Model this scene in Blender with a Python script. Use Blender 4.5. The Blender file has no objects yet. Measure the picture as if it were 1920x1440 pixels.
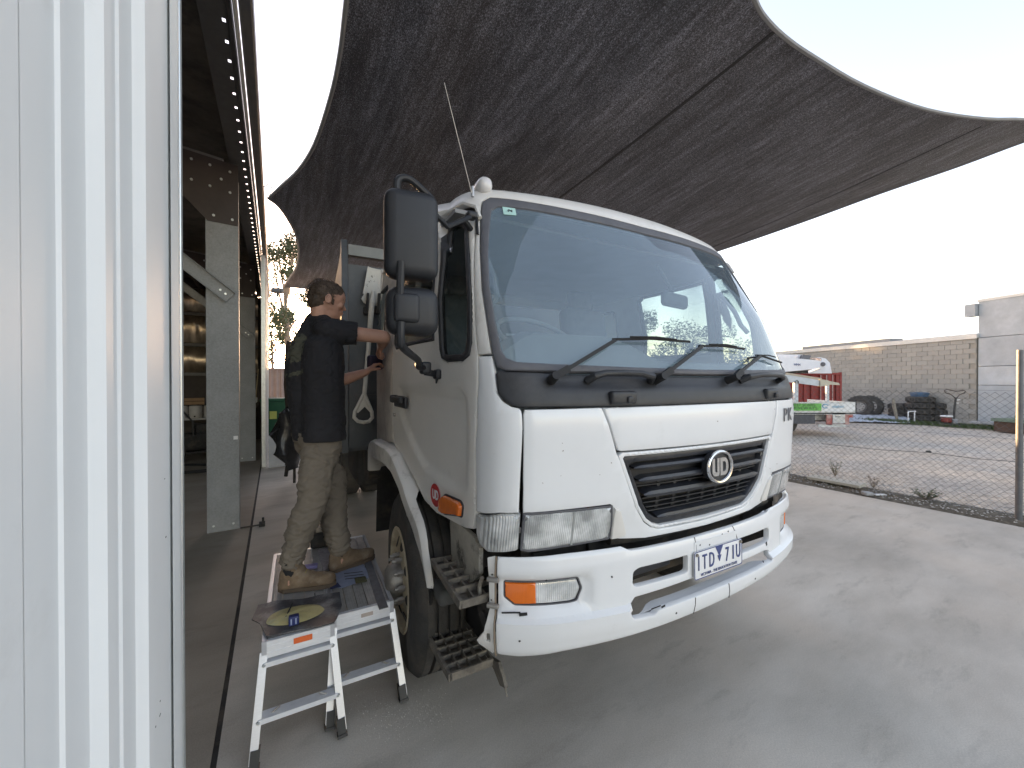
import bpy, bmesh, math, random
from mathutils import Vector, Matrix, noise
from mathutils.geometry import delaunay_2d_cdt
R = math.radians
random.seed(7)
SC = bpy.context.scene
COL = SC.collection

# ------------------------------------------------------------------ camera, sky, sun, exposure
FPX = 740.0; CAMH = 1.68; PIT = math.atan(5/740)
cam = bpy.data.objects.new("camera", bpy.data.cameras.new("camera")); COL.objects.link(cam)
cam.data.sensor_width = 36; cam.data.lens = 36*FPX/1920
cam.data.clip_start = .05; cam.data.clip_end = 2000
cam.location = (0, 0, CAMH); cam.rotation_euler = (R(90)-PIT, 0, 0)
SC.camera = cam
SUN_AZ, SUN_EL = R(-31.8), R(4.8)
w = bpy.data.worlds.new("World"); SC.world = w; w.use_nodes = True
nt = w.node_tree; bg = nt.nodes["Background"]
sky = nt.nodes.new("ShaderNodeTexSky"); sky.sky_type = 'NISHITA'; sky.sun_disc = False
sky.sun_elevation = SUN_EL; sky.sun_rotation = SUN_AZ
sky.air_density = 1.0; sky.dust_density = 1.2; sky.ozone_density = 1.0; sky.altitude = 100
hs_ = nt.nodes.new("ShaderNodeHueSaturation"); hs_.inputs["Saturation"].default_value = .74; nt.links.new(sky.outputs[0], hs_.inputs["Color"]); wbal = nt.nodes.new("ShaderNodeMixRGB"); wbal.blend_type = 'MULTIPLY'; wbal.inputs[0].default_value = 1; wbal.inputs[2].default_value = (1.07, .955, .99, 1)
nt.links.new(hs_.outputs[0], wbal.inputs[1]); nt.links.new(wbal.outputs[0], bg.inputs[0]); bg.inputs[1].default_value = 0.15
sl = bpy.data.lights.new("sun", 'SUN'); sl.energy = 4.0; sl.angle = R(.6); sl.color = (1, .62, .30)
so = bpy.data.objects.new("sun", sl); COL.objects.link(so)
sdir = Vector((math.sin(SUN_AZ)*math.cos(SUN_EL), math.cos(SUN_AZ)*math.cos(SUN_EL), math.sin(SUN_EL)))
so.rotation_euler = (-sdir).to_track_quat('-Z', 'Y').to_euler(); so.location = sdir*60
vs = SC.view_settings; vs.view_transform = 'Standard'; vs.look = 'None'; vs.gamma = 1; vs.use_curve_mapping = False
vs.exposure = 2.87

# ------------------------------------------------------------------ where a sight line meets a depth
def ray(px, py):
    x, y = (px-960)/FPX, (720-py)/FPX; c, s = math.cos(PIT), math.sin(PIT)
    return Vector((x, c+y*s, -s+y*c))
CAM = Vector((0, 0, CAMH))
def W(px, py, Y): d = ray(px, py); return CAM+d*(Y/d.y)
def G(px, py, z=0.0): d = ray(px, py); return CAM+d*((z-CAMH)/d.z)

# ------------------------------------------------------------------ materials
MATS = {}
def mat(name, col, rough=.55, metal=0., var=.12, vs_=6., bump=0., bs=120., dirt=None, spec=.5, coat=0., stretch=None, emit=None, alpha=None, dcol=None, world=False):
    if name in MATS: return MATS[name]
    m = bpy.data.materials.new(name); m.use_nodes = True; t = m.node_tree; N = t.nodes; L = t.links
    p = N["Principled BSDF"]; p.inputs["Roughness"].default_value = rough; p.inputs["Metallic"].default_value = metal
    p.inputs["Specular IOR Level"].default_value = spec
    if coat: p.inputs["Coat Weight"].default_value = coat; p.inputs["Coat Roughness"].default_value = .08
    tc = N.new("ShaderNodeTexCoord"); mp = N.new("ShaderNodeMapping"); L.new(tc.outputs["Object"], mp.inputs[0])
    if stretch: mp.inputs["Scale"].default_value = stretch
    n = N.new("ShaderNodeTexNoise"); n.inputs["Scale"].default_value = vs_; n.inputs["Detail"].default_value = 6; n.inputs["Roughness"].default_value = .65
    L.new(mp.outputs[0], n.inputs["Vector"])
    r = N.new("ShaderNodeValToRGB"); r.color_ramp.elements[0].position = .3; r.color_ramp.elements[1].position = .7
    c = Vector(col[:3]); r.color_ramp.elements[0].color = (*[max(0, k*(1-var)) for k in c], 1); r.color_ramp.elements[1].color = (*[min(1, k*(1+var)) for k in c], 1)
    L.new(n.outputs[0], r.inputs[0]); out = r.outputs[0]
    if dirt:
        dc, amt, dsc, lo, hi = dirt
        n2 = N.new("ShaderNodeTexNoise"); n2.inputs["Scale"].default_value = dsc; n2.inputs["Detail"].default_value = 9; n2.inputs["Roughness"].default_value = .7
        L.new(mp.outputs[0], n2.inputs["Vector"])
        r2 = N.new("ShaderNodeValToRGB"); r2.color_ramp.elements[0].position = lo; r2.color_ramp.elements[1].position = hi
        r2.color_ramp.elements[0].color = (0, 0, 0, 1); r2.color_ramp.elements[1].color = (amt, amt, amt, 1)
        L.new(n2.outputs[0], r2.inputs[0])
        mx = N.new("ShaderNodeMixRGB"); mx.inputs[2].default_value = (*dc, 1); L.new(r2.outputs[0], mx.inputs[0]); L.new(out, mx.inputs[1]); out = mx.outputs[0]
    L.new(out, p.inputs["Base Color"])
    if bump:
        n3 = N.new("ShaderNodeTexNoise"); n3.inputs["Scale"].default_value = bs; n3.inputs["Detail"].default_value = 4
        L.new(mp.outputs[0], n3.inputs["Vector"])
        b = N.new("ShaderNodeBump"); b.inputs["Strength"].default_value = bump; b.inputs["Distance"].default_value = .01
        L.new(n3.outputs[0], b.inputs["Height"]); L.new(b.outputs[0], p.inputs["Normal"])
    if emit: p.inputs["Emission Color"].default_value = (*emit[0], 1); p.inputs["Emission Strength"].default_value = emit[1]
    MATS[name] = m; return m
def glassmat(name, tint, film, filmcol=(.6, .66, .7), ior=1.55, rough=0.0, wiper=None):
    if name in MATS: return MATS[name]
    m = bpy.data.materials.new(name); m.use_nodes = True; t = m.node_tree; N = t.nodes; L = t.links
    N.remove(N["Principled BSDF"]); o = N["Material Output"]
    tr = N.new("ShaderNodeBsdfTransparent"); tr.inputs[0].default_value = (*tint, 1)
    gl = N.new("ShaderNodeBsdfGlossy"); gl.inputs["Roughness"].default_value = rough; gl.inputs[0].default_value = (.95, .97, 1, 1)
    fr = N.new("ShaderNodeFresnel"); fr.inputs[0].default_value = ior
    m1 = N.new("ShaderNodeMixShader"); L.new(fr.outputs[0], m1.inputs[0]); L.new(tr.outputs[0], m1.inputs[1]); L.new(gl.outputs[0], m1.inputs[2])
    df = N.new("ShaderNodeBsdfDiffuse"); df.inputs[0].default_value = (*filmcol, 1)
    m2 = N.new("ShaderNodeMixShader"); L.new(m1.outputs[0], m2.inputs[1]); L.new(df.outputs[0], m2.inputs[2])
    tc = N.new("ShaderNodeTexCoord"); n = N.new("ShaderNodeTexNoise"); n.inputs["Scale"].default_value = 2.2; n.inputs["Detail"].default_value = 8
    L.new(tc.outputs["Object"], n.inputs["Vector"])
    r = N.new("ShaderNodeMapRange"); r.inputs[3].default_value = film*.75; r.inputs[4].default_value = film*1.25; L.new(n.outputs[0], r.inputs[0])
    out = r.outputs[0]
    if wiper:
        mask = None
        for (c, rad) in wiper:
            d = N.new("ShaderNodeVectorMath"); d.operation = 'DISTANCE'; d.inputs[1].default_value = c; L.new(tc.outputs["Object"], d.inputs[0])
            g = N.new("ShaderNodeMapRange"); g.inputs[1].default_value = rad-.004; g.inputs[2].default_value = rad+.004; L.new(d.outputs["Value"], g.inputs[0])
            if mask is None: mask = g.outputs[0]
            else:
                q = N.new("ShaderNodeMath"); q.operation = 'MULTIPLY'; L.new(mask, q.inputs[0]); L.new(g.outputs[0], q.inputs[1]); mask = q.outputs[0]
        a = N.new("ShaderNodeMath"); a.operation = 'MULTIPLY_ADD'; a.inputs[1].default_value = -.55; a.inputs[2].default_value = 1; L.new(mask, a.inputs[0])
        q = N.new("ShaderNodeMath"); q.operation = 'MULTIPLY'; L.new(a.outputs[0], q.inputs[0]); L.new(out, q.inputs[1]); out = q.outputs[0]
    L.new(out, m2.inputs[0]); L.new(m2.outputs[0], o.inputs[0]); MATS[name] = m; return m

WHITE = mat("white_paint", (.70, .705, .70), .32, var=.03, vs_=3, dirt=((.34, .31, .26), .35, 5, .58, .8), coat=.25)
WHITE2 = mat("white_paint_front", (.77, .775, .775), .26, var=.02, vs_=3, dirt=((.42, .39, .33), .25, 7, .62, .85), coat=.3)
CREAM = mat("aged_white_paint", (.72, .695, .65), .38, var=.05, vs_=2.2, dirt=((.30, .27, .22), .4, 6, .55, .8), coat=.15)
BLKPL = mat("black_plastic", (.028, .029, .032), .48, var=.2, vs_=12, bump=.12, bs=350, dirt=((.16, .14, .12), .3, 4, .55, .85))
RUBBER = mat("rubber_seal", (.035, .035, .038), .6, var=.2, vs_=10, dirt=((.12, .11, .1), .25, 8, .5, .8))
GREYRUB = mat("aged_grey_seal", (.105, .105, .115), .62, var=.15, vs_=9)
DARK = mat("dark_underbody", (.02, .019, .018), .8, var=.4, vs_=9, dirt=((.13, .1, .07), .6, 5, .5, .75))
GRIME = mat("grimy_step_metal", (.13, .115, .095), .75, var=.3, vs_=14, bump=.5, bs=60, dirt=((.30, .26, .2), .7, 10, .45, .7))
TYRE = mat("tyre_rubber", (.045, .043, .04), .85, var=.25, vs_=10, bump=.3, bs=120, dirt=((.13, .11, .085), .6, 6, .45, .75))
RIMM = mat("cream_rim_paint", (.46, .40, .29), .6, var=.15, vs_=8, dirt=((.20, .15, .1), .7, 6, .5, .72))
STEEL = mat("bare_steel", (.35, .33, .3), .5, .7, var=.25, vs_=14, dirt=((.2, .13, .08), .5, 12, .5, .7))
CHROME = mat("chrome", (.62, .62, .62), .16, 1., var=.05)
ALU2 = mat("sky_lit_aluminium", (.80, .81, .83), .38, .30, var=.06, vs_=30, stretch=(1, 1, 8), dirt=((.5, .5, .5), .3, 9, .55, .8))  # lighter copy of the aluminium, sky light painted onto end rails and rungs
ALU = mat("brushed_aluminium", (.56, .57, .60), .34, .45, var=.06, vs_=30, stretch=(1, 1, 8), dirt=((.45, .45, .45), .3, 9, .55, .8))
ALUD = mat("dusty_aluminium_tread", (.42, .41, .39), .6, .35, var=.2, vs_=12, bump=.2, bs=200, dirt=((.62, .6, .56), .5, 8, .5, .75))
GALV = mat("galvanised_steel", (.21, .22, .225), .6, .3, var=.17, vs_=55, bump=.05, bs=90, dirt=((.30, .31, .32), .5, 2.5, .45, .7))
GALVL = mat("galvanised_trim", (.6, .63, .63), .33, .7, var=.1, vs_=20)
ORANGE = mat("orange_lens", (.75, .16, .01), .18, var=.1, vs_=20, stretch=(60, 1, 1), coat=.6)
REDS = mat("red_sticker", (.50, .02, .02), .45, var=.06)
PAPERW = mat("white_print", (.78, .78, .78), .5, var=.03)
NAVY = mat("navy_print", (.03, .045, .16), .5, var=.03)
BLACKP = mat("black_print", (.02, .02, .02), .5, var=.03)
def lensmat():
    m = bpy.data.materials.new("fluted_lens"); m.use_nodes = True; t = m.node_tree; N = t.nodes; L = t.links
    p = N["Principled BSDF"]; p.inputs["Roughness"].default_value = .12
    p.inputs["Coat Weight"].default_value = 1.; p.inputs["Metallic"].default_value = .25
    tc = N.new("ShaderNodeTexCoord"); wv = N.new("ShaderNodeTexWave"); wv.bands_direction = 'X'; wv.inputs["Scale"].default_value = 38; wv.inputs["Distortion"].default_value = .6
    L.new(tc.outputs["Object"], wv.inputs["Vector"])
    n = N.new("ShaderNodeTexNoise"); n.inputs["Scale"].default_value = 9; n.inputs["Detail"].default_value = 3; L.new(tc.outputs["Object"], n.inputs["Vector"])
    r = N.new("ShaderNodeValToRGB"); r.color_ramp.elements[0].color = (.36, .37, .36, 1); r.color_ramp.elements[1].color = (.90, .91, .90, 1); r.color_ramp.elements[0].position = .35; r.color_ramp.elements[1].position = .68
    L.new(n.outputs[0], r.inputs[0]); L.new(r.outputs[0], p.inputs["Base Color"])
    b = N.new("ShaderNodeBump"); b.inputs["Strength"].default_value = .35; b.inputs["Distance"].default_value = .01; L.new(wv.outputs[0], b.inputs["Height"]); L.new(b.outputs[0], p.inputs["Normal"])
    return m
LENS = lensmat()

# ------------------------------------------------------------------ object helpers
def prop(o, label=None, cat=None, group=None, kind=None):
    if label: o["label"] = label
    if cat: o["category"] = cat
    if group: o["group"] = group
    if kind: o["kind"] = kind
    return o
def empty(name, loc=(0, 0, 0), rz=0, **k):
    o = bpy.data.objects.new(name, None); COL.objects.link(o); o.location = loc; o.rotation_euler = (0, 0, rz); o.empty_display_size = .2
    return prop(o, **k)
def mesh(name, vs, fs, m, parent=None, smooth=True, angle=35, **k):
    me = bpy.data.meshes.new(name); me.from_pydata([tuple(v) for v in vs], [], fs); me.materials.append(m)
    if smooth:
        me.polygons.foreach_set("use_smooth", [True]*len(me.polygons))
        try: me.set_sharp_from_angle(angle=R(angle))
        except Exception: pass
    me.update()
    o = bpy.data.objects.new(name, me); COL.objects.link(o)
    if parent: o.parent = parent
    return prop(o, **k)
def share(o, name=None, parent=None, mtx=None):
    c = o.copy(); COL.objects.link(c); c.parent = parent if parent else o.parent
    if mtx is not None: c.matrix_local = mtx
    return c
def tree_copy(o, parent=None, **k):
    c = o.copy(); COL.objects.link(c); c.parent = parent
    for ch in list(o.children): tree_copy(ch, c)
    return prop(c, **k)
def cr(pts, n=5):
    P = [Vector(p) for p in pts]; P = [P[0]*2-P[1]]+P+[P[-1]*2-P[-2]]; o = []
    for i in range(1, len(P)-2):
        a, b, c, d = P[i-1:i+3]
        for k in range(n): t = k/n; o.append(.5*((2*b)+(c-a)*t+(2*a-5*b+4*c-d)*t*t+(3*b-a-3*c+d)*t**3))
    return o+[P[-2]]
class MB:
    def __init__(s): s.v = []; s.f = []
    def add(s, vs, fs):
        n = len(s.v); s.v += [Vector(v) for v in vs]; s.f += [tuple(i+n for i in f) for f in fs]; return s
    def box(s, c, d, M=None):
        x, y, z = [k/2 for k in d]; vs = [Vector((a*x, b*y, e*z)) for a in (-1, 1) for b in (-1, 1) for e in (-1, 1)]
        if M is not None: vs = [M @ v for v in vs]
        return s.add([v+Vector(c) for v in vs], [(0, 1, 3, 2), (4, 6, 7, 5), (0, 4, 5, 1), (2, 3, 7, 6), (0, 2, 6, 4), (1, 5, 7, 3)])
    def bb(s, a, b):
        return s.box([(a[i]+b[i])/2 for i in range(3)], [abs(b[i]-a[i]) for i in range(3)])
    def bar(s, p, q, w_, h_, up=(0, 0, 1)):
        p, q = Vector(p), Vector(q); d = (q-p); l = d.length; d.normalize(); x = d.cross(Vector(up))
        if x.length < 1e-4: x = d.cross(Vector((0, 1, 0)))
        x.normalize(); y = x.cross(d); M = Matrix((x, d, y)).transposed()
        return s.box((p+q)/2, (w_, l, h_), M)
    def rbox(s, c, d, r, M=None, n=3):
        ax = []
        for k in d:
            h = k/2; rr = min(r, h*.98); a = [-h+rr*(1-math.cos(math.pi/2*i/n)) for i in range(n+1)]; ax.append(a+[-v for v in reversed(a)])
        vs = []; fs = []; idx = {}
        m_ = len(ax[0])
        def V(i, j, k):
            if (i, j, k) in idx: return idx[(i, j, k)]
            p = Vector((ax[0][i], ax[1][j], ax[2][k])); inn = Vector([max(-d[a]/2+r, min(d[a]/2-r, p[a])) for a in range(3)])
            q = p-inn
            if q.length > 1e-9: p = inn+q.normalized()*min(r, min(d)/2)
            if M is not None: p = M @ p
            idx[(i, j, k)] = len(vs); vs.append(p+Vector(c)); return idx[(i, j, k)]
        e = m_-1
        for i in range(e):
            for j in range(e):
                fs.append((V(i, j, 0), V(i, j+1, 0), V(i+1, j+1, 0), V(i+1, j, 0))); fs.append((V(i, j, e), V(i+1, j, e), V(i+1, j+1, e), V(i, j+1, e)))
                fs.append((V(i, 0, j), V(i+1, 0, j), V(i+1, 0, j+1), V(i, 0, j+1))); fs.append((V(i, e, j), V(i, e, j+1), V(i+1, e, j+1), V(i+1, e, j)))
                fs.append((V(0, i, j), V(0, i, j+1), V(0, i+1, j+1), V(0, i+1, j))); fs.append((V(e, i, j), V(e, i+1, j), V(e, i+1, j+1), V(e, i, j+1)))
        return s.add(vs, fs)
    def cyl(s, p, q, r0, r1=None, n=16, cap=True):
        r1 = r0 if r1 is None else r1; p, q = Vector(p), Vector(q); d = (q-p).normalized(); x = d.orthogonal().normalized(); y = d.cross(x)
        vs = []; 
        for c, r in ((p, r0), (q, r1)): vs += [c+x*(r*math.cos(2*math.pi*i/n))+y*(r*math.sin(2*math.pi*i/n)) for i in range(n)]
        fs = [(i, (i+1) % n, n+(i+1) % n, n+i) for i in range(n)]
        if cap: fs += [tuple(range(n-1, -1, -1)), tuple(range(n, 2*n))]
        return s.add(vs, fs)
    def tube(s, pts, r, n=8, closed=False):
        pts = [Vector(p) for p in pts]; rs = r if isinstance(r, (list, tuple)) else [r]*len(pts); m_ = len(pts); vs = []; fs = []; x = None
        for i, p in enumerate(pts):
            a = pts[(i-1) % m_] if (i > 0 or closed) else p; b = pts[(i+1) % m_] if (i < m_-1 or closed) else p
            d = (b-a).normalized()
            if x is None: x = d.orthogonal().normalized()
            x = (x-d*x.dot(d)).normalized(); y = d.cross(x)
            vs += [p+x*(rs[i]*math.cos(2*math.pi*k/n))+y*(rs[i]*math.sin(2*math.pi*k/n)) for k in range(n)]
        for i in range(m_ if closed else m_-1):
            j = (i+1) % m_
            fs += [(i*n+k, i*n+(k+1) % n, j*n+(k+1) % n, j*n+k) for k in range(n)]
        if not closed: fs += [tuple(range(n-1, -1, -1)), tuple((m_-1)*n+k for k in range(n))]
        return s.add(vs, fs)
    def lathe(s, prof, p, axis, n=32, a0=0, a1=2*math.pi):
        p = Vector(p); d = Vector(axis).normalized(); x = d.orthogonal().normalized(); y = d.cross(x); vs = []; fs = []; full = abs(a1-a0-2*math.pi) < 1e-6
        k = n if full else n+1
        for (r, h) in prof: vs += [p+d*h+x*(r*math.cos(a0+(a1-a0)*i/n))+y*(r*math.sin(a0+(a1-a0)*i/n)) for i in range(k)]
        for a in range(len(prof)-1):
            for i in range(n):
                j = (i+1) % k; fs.append((a*k+i, a*k+j, (a+1)*k+j, (a+1)*k+i))
        return s.add(vs, fs)
    def prism(s, poly, fn, h0, h1):
        n = len(poly); vs = [fn(p, h0) for p in poly]+[fn(p, h1) for p in poly]
        t = tri2(poly)
        fs = [(a, b, c) for a, b, c in t]+[(a+n, c+n, b+n) for a, b, c in t]+[(i, (i+1) % n, n+(i+1) % n, n+i) for i in range(n)]
        return s.add(vs, fs)
    def build(s, name, m, parent=None, smooth=True, angle=35, **k):
        o = mesh(name, s.v, s.f, m, parent, smooth, angle, **k)
        bm = bmesh.new(); bm.from_mesh(o.data); bmesh.ops.recalc_face_normals(bm, faces=bm.faces); bm.to_mesh(o.data); bm.free()
        if smooth:
            try: o.data.set_sharp_from_angle(angle=R(angle))
            except Exception: pass
        return o
def tri2(poly):
    r = delaunay_2d_cdt([Vector(p) for p in poly], [], [list(range(len(poly)))], 1, 1e-7)
    if len(r[0]) != len(poly): 
        return [(0, i, i+1) for i in range(1, len(poly)-1)]
    m = [o[0] if o else i for i, o in enumerate(r[3])]
    return [tuple(m[i] for i in f) for f in r[2]]
def inside(p, poly):
    x, y = p; c = False; j = len(poly)-1
    for i in range(len(poly)):
        xi, yi = poly[i]; xj, yj = poly[j]
        if (yi > y) != (yj > y) and x < (xj-xi)*(y-yi)/(yj-yi)+xi: c = not c
        j = i
    return c
def dist(p, poly):
    b = 1e9; n = len(poly); px, py = p
    for i in range(n):
        ax, ay = poly[i]; bx, by = poly[(i+1) % n]; dx, dy = bx-ax, by-ay; l = dx*dx+dy*dy
        t = 0 if l < 1e-12 else max(0, min(1, ((px-ax)*dx+(py-ay)*dy)/l)); b = min(b, (ax+t*dx-px)**2+(ay+t*dy-py)**2)
    return math.sqrt(b)
def dens(poly, ds):
    o = []
    for i in range(len(poly)):
        a, b = Vector(poly[i]), Vector(poly[(i+1) % len(poly)]); k = max(1, int((b-a).length/ds+.5)); o += [tuple(a.lerp(b, j/k)) for j in range(k)]
    return o
def area(poly): return sum(poly[i][0]*poly[(i+1) % len(poly)][1]-poly[(i+1) % len(poly)][0]*poly[i][1] for i in range(len(poly)))/2
def offs(poly, d):
    if area(poly) < 0: poly = poly[::-1]
    n = len(poly); o = []
    for i in range(n):
        a, b, c = Vector(poly[i-1]), Vector(poly[i]), Vector(poly[(i+1) % n]); e1 = (b-a).normalized(); e2 = (c-b).normalized()
        nn = Vector((-e1.y-e2.y, e1.x+e2.x)); l = nn.length
        nn = nn/l if l > 1e-6 else Vector((-e1.y, e1.x)); k = max(.55, nn.dot(Vector((-e1.y, e1.x)))); o.append(tuple(b+nn*d/k))
    return o
def rnd(poly, r, n=4):
    o = []; m_ = len(poly)
    for i in range(m_):
        a, b, c = Vector(poly[i-1]), Vector(poly[i]), Vector(poly[(i+1) % m_]); k = min(r, (a-b).length*.45, (c-b).length*.45)
        p, q = b+(a-b).normalized()*k, b+(c-b).normalized()*k
        for j in range(n+1): t = j/n; o.append(tuple(p*(1-t)**2+b*2*t*(1-t)+q*t*t))
    return o
def patch(name, outer, holes, fn, m, parent, thick=.02, g=.05, er=.006, disp=None, ds=.03, lift=0., rows=(), **k):
    outer = dens(outer, ds); holes = [dens(h, ds) for h in holes]; loops = [outer]+holes
    pts = []; edges = []; base = []
    for li, lp in enumerate(loops):
        n0 = len(pts); pts += lp; edges += [(n0+i, n0+(i+1) % len(lp)) for i in range(len(lp))]; base.append((n0, len(lp)))
    nb = len(pts); depth = {}
    if er > 0:
        for fr in (.3, 1.0):
            for li, lp in enumerate(loops):
                rg = offs(lp, er*fr*(1 if li == 0 else -1))
                for p in rg:
                    if inside(p, outer) and not any(inside(p, h) for h in holes): pts.append(p)
    x0, x1 = min(p[0] for p in outer), max(p[0] for p in outer); y0, y1 = min(p[1] for p in outer), max(p[1] for p in outer)
    nx, ny = max(1, int((x1-x0)/g)), max(1, int((y1-y0)/g))
    for i in range(nx+1):
        for j in range(ny+1):
            p = (x0+(x1-x0)*i/nx+1e-4*((i*7+j*3) % 5), y0+(y1-y0)*j/ny+1e-4*((i*5+j) % 3))
            if inside(p, outer) and not any(inside(p, h) for h in holes) and min(dist(p, l) for l in loops) > max(er*1.5, g*.25): pts.append(p)
    for zr in rows:
        if y0 < zr < y1:
            for i in range(int((x1-x0)/(g*.5))+1):
                p = (x0+g*.5*i+.0003, zr)
                if inside(p, outer) and not any(inside(p, h) for h in holes) and min(dist(p, l) for l in loops) > er*1.1+.001: pts.append(p)
    r = delaunay_2d_cdt([Vector(p) for p in pts], edges, [], 0, 1e-6)
    V2, F2 = r[0], r[2]; out = []
    for f in F2:
        c = (V2[f[0]]+V2[f[1]]+V2[f[2]])/3
        if inside(c, outer) and not any(inside(c, h) for h in holes): out.append(tuple(f))
    vs = []; back = []
    for p in V2:
        t, z = p; P = Vector(fn(t, z)); e = 1e-3
        n_ = (Vector(fn(t+e, z))-Vector(fn(t-e, z))).cross(Vector(fn(t, z+e))-Vector(fn(t, z-e))).normalized()
        d = min(dist(p, l) for l in loops) if er > 0 else 1
        dr = er-math.sqrt(max(0, er*er-(er-d)**2)) if d < er else 0
        q = lift-dr*.8+(disp(t, z) if disp else 0)
        vs.append(P+n_*q); back.append(P+n_*(lift-thick+(disp(t, z) if disp else 0)))
    n = len(vs); ec = {}
    for f in out:
        for a, b in ((f[0], f[1]), (f[1], f[2]), (f[2], f[0])): ec[(a, b)] = 1
    fs = list(out)
    bd = [(a, b) for (a, b) in ec if (b, a) not in ec]
    if thick > 0:
        fs += [tuple(reversed([i+n for i in f])) for f in out]; fs += [(b, a, a+n, b+n) for a, b in bd]; vs += back
    return mesh(name, vs, fs, m, parent, True, 40, **k)
def text(s, size, m, parent, M, name="lettering", ext=.0012, off=0., sx=1., align='CENTER', **k):
    c = bpy.data.curves.new(name, 'FONT'); c.body = s; c.size = size; c.extrude = ext; c.offset = off; c.align_x = align; c.align_y = 'CENTER'; c.resolution_u = 3
    t = bpy.data.objects.new(name, c); COL.objects.link(t); bpy.context.view_layer.update()
    me = bpy.data.meshes.new_from_object(t.evaluated_get(bpy.context.evaluated_depsgraph_get())); bpy.data.objects.remove(t)
    me.materials.clear(); me.materials.append(m); me.transform(Matrix.Diagonal((sx, 1, 1, 1)))
    o = bpy.data.objects.new(name, me); COL.objects.link(o)
    if parent: o.parent = parent
    o.matrix_local = M; return prop(o, **k)
def frame_(p, x, y):
    x = Vector(x).normalized(); y = Vector(y); y = (y-x*x.dot(y)).normalized(); z = x.cross(y)
    M = Matrix((x, y, z)).transposed().to_4x4(); M.translation = Vector(p); return M

# ================================================================== THE TRUCK (local axes: x across, y back, z up)
TH = R(28.7); TO = Vector((.987, 1.903, 0))
truck = empty("truck", TO, TH, label="white cab-over tipper truck parked under the shade sail with its front bumper facing us", cat="truck")
MT = Matrix.Translation(TO) @ Matrix.Rotation(TH, 4, 'Z'); MTI = MT.inverted()
def TP(px, py, axis, val):                      # sight line against a plane of the truck
    o = MTI @ CAM; v = (MTI @ (CAM+ray(px, py)))-o; return o+v*((val-o[axis])/v[axis])
def itp(x, xs, ys):
    if x <= xs[0]: return ys[0]
    for i in range(1, len(xs)):
        if x <= xs[i]: return ys[i-1]+(ys[i]-ys[i-1])*(x-xs[i-1])/(xs[i]-xs[i-1])
    return ys[-1]
ZV = [.8, 1.0, 1.15, 1.3, 1.5, 1.58, 1.62, 1.72, 2.1, 2.56, 2.62, 2.67, 2.72, 2.78, 2.88, 3.1]
ZZ = [.8, 1.0, 1.15, 1.3, 1.5, 1.58, 1.62, 1.72, 2.1, 2.56, 2.62, 2.66, 2.69, 2.715, 2.74, 2.755]
FV = [.06, .055, .025, .02, .01, .02, .03, .06, .205, .46, .49, .52, .56, .64, .85, 1.2]
WI = [0., 0., 0, 0, 0, 0, 0., 0., 0., .045, .055, .075, .11, .19, .40, 1.05]
def bez(q, p0, m0, p3, m3):
    return [(1-q)**3*p0[i]+3*(1-q)**2*q*(p0[i]+m0[i])+3*(1-q)*q*q*(p3[i]-m3[i])+q**3*p3[i] for i in (0, 1)]
def sm(x): x = max(0, min(1, x)); return x*x*(3-2*x)
def cab(t, v):
    s = 1 if t >= 0 else -1; t = abs(t); z = itp(v, ZV, ZZ); f = itp(v, ZV, FV); Wd = 1.115-itp(v, ZV, WI); k = Wd/1.115
    if t <= .88: u = t*k; b = f+.10*(t/.9)**2.2
    elif t < 1.3:
        h = bez((t-.88)/.42, (.88, .095), (.20, .048), (1.115, .40), (.012, .20)); u = h[0]*k; b = h[1]+f
    else: b = t-.9+f; u = Wd+.075*sm((b-.4)/.85)
    return (s*u, min(b, 2.22), z)
def tb(b, v): return b+.9-itp(v, ZV, FV)        # side position back -> surface coordinate
BZ = [.55, .60, .66, .715, .73, .92, .96, .985, 1.0]; BB = [.02, -.010, -.024, -.026, .0, .0, .008, .03, .08]
def bump(t, z):
    s = 1 if t >= 0 else -1; a = abs(t); o = itp(z, BZ, BB)
    if a <= .85: u = a; b = .16*a**2.4
    elif a < 1.35: u, b = bez((a-.85)/.5, (.85, .108), (.17, .045), (1.20, .42), (.012, .12))
    else: u = 1.20; b = .42+(a-1.35)
    n = 1 if a < .85 else max(0, 1-(a-.85)/.5)
    return (s*(u-o*(1-n)), b+o*n, z)
def symm(half):                                  # half outline running from the centre line outwards and back
    return [(t, z) for t, z in half]+[(-t, z) for t, z in reversed(half) if abs(t) > 1e-6]
def sd(poly, s): return [(s*t, z) for t, z in poly]

def onc(t, z, l=0.):
    P = Vector(cab(t, z)); e = 1e-3; n_ = (Vector(cab(t+e, z))-Vector(cab(t-e, z))).cross(Vector(cab(t, z+e))-Vector(cab(t, z-e))).normalized(); return P+n_*l
# --- windscreen and its seal
glass_h = [(0, 1.737), (.45, 1.742), (.84, 1.751), (.975, 1.758), (1.018, 1.775), (1.038, 1.81), (1.042, 1.94), (1.038, 2.10), (1.012, 2.28), (.975, 2.44), (.955, 2.52), (.92, 2.548), (.78, 2.552), (.49, 2.54), (0, 2.53)]
seal_h = [(0, 1.712), (.45, 1.715), (.85, 1.72), (1.03, 1.724), (1.072, 1.738), (1.086, 1.79), (1.087, 1.9), (1.082, 2.08), (1.05, 2.30), (1.015, 2.48), (.99, 2.575), (.95, 2.603), (.85, 2.605), (.5, 2.595), (0, 2.583)]
glass_p = symm(glass_h); seal_p = symm(seal_h)
GLASS = glassmat("windscreen_glass", (.70, .80, .80), .24, (.50, .66, .80), ior=1.7,  # bluish film: dust haze plus the sky's reflection painted into the glass
                 wiper=[((-.80, .13, 1.9), 1.05), ((-.35, .06, 1.66), .95), ((.17, .05, 1.66), .86)])
ws = patch("windscreen", glass_p, [], cab, GLASS, truck, thick=0, er=0, g=.06, lift=-.004)
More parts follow.
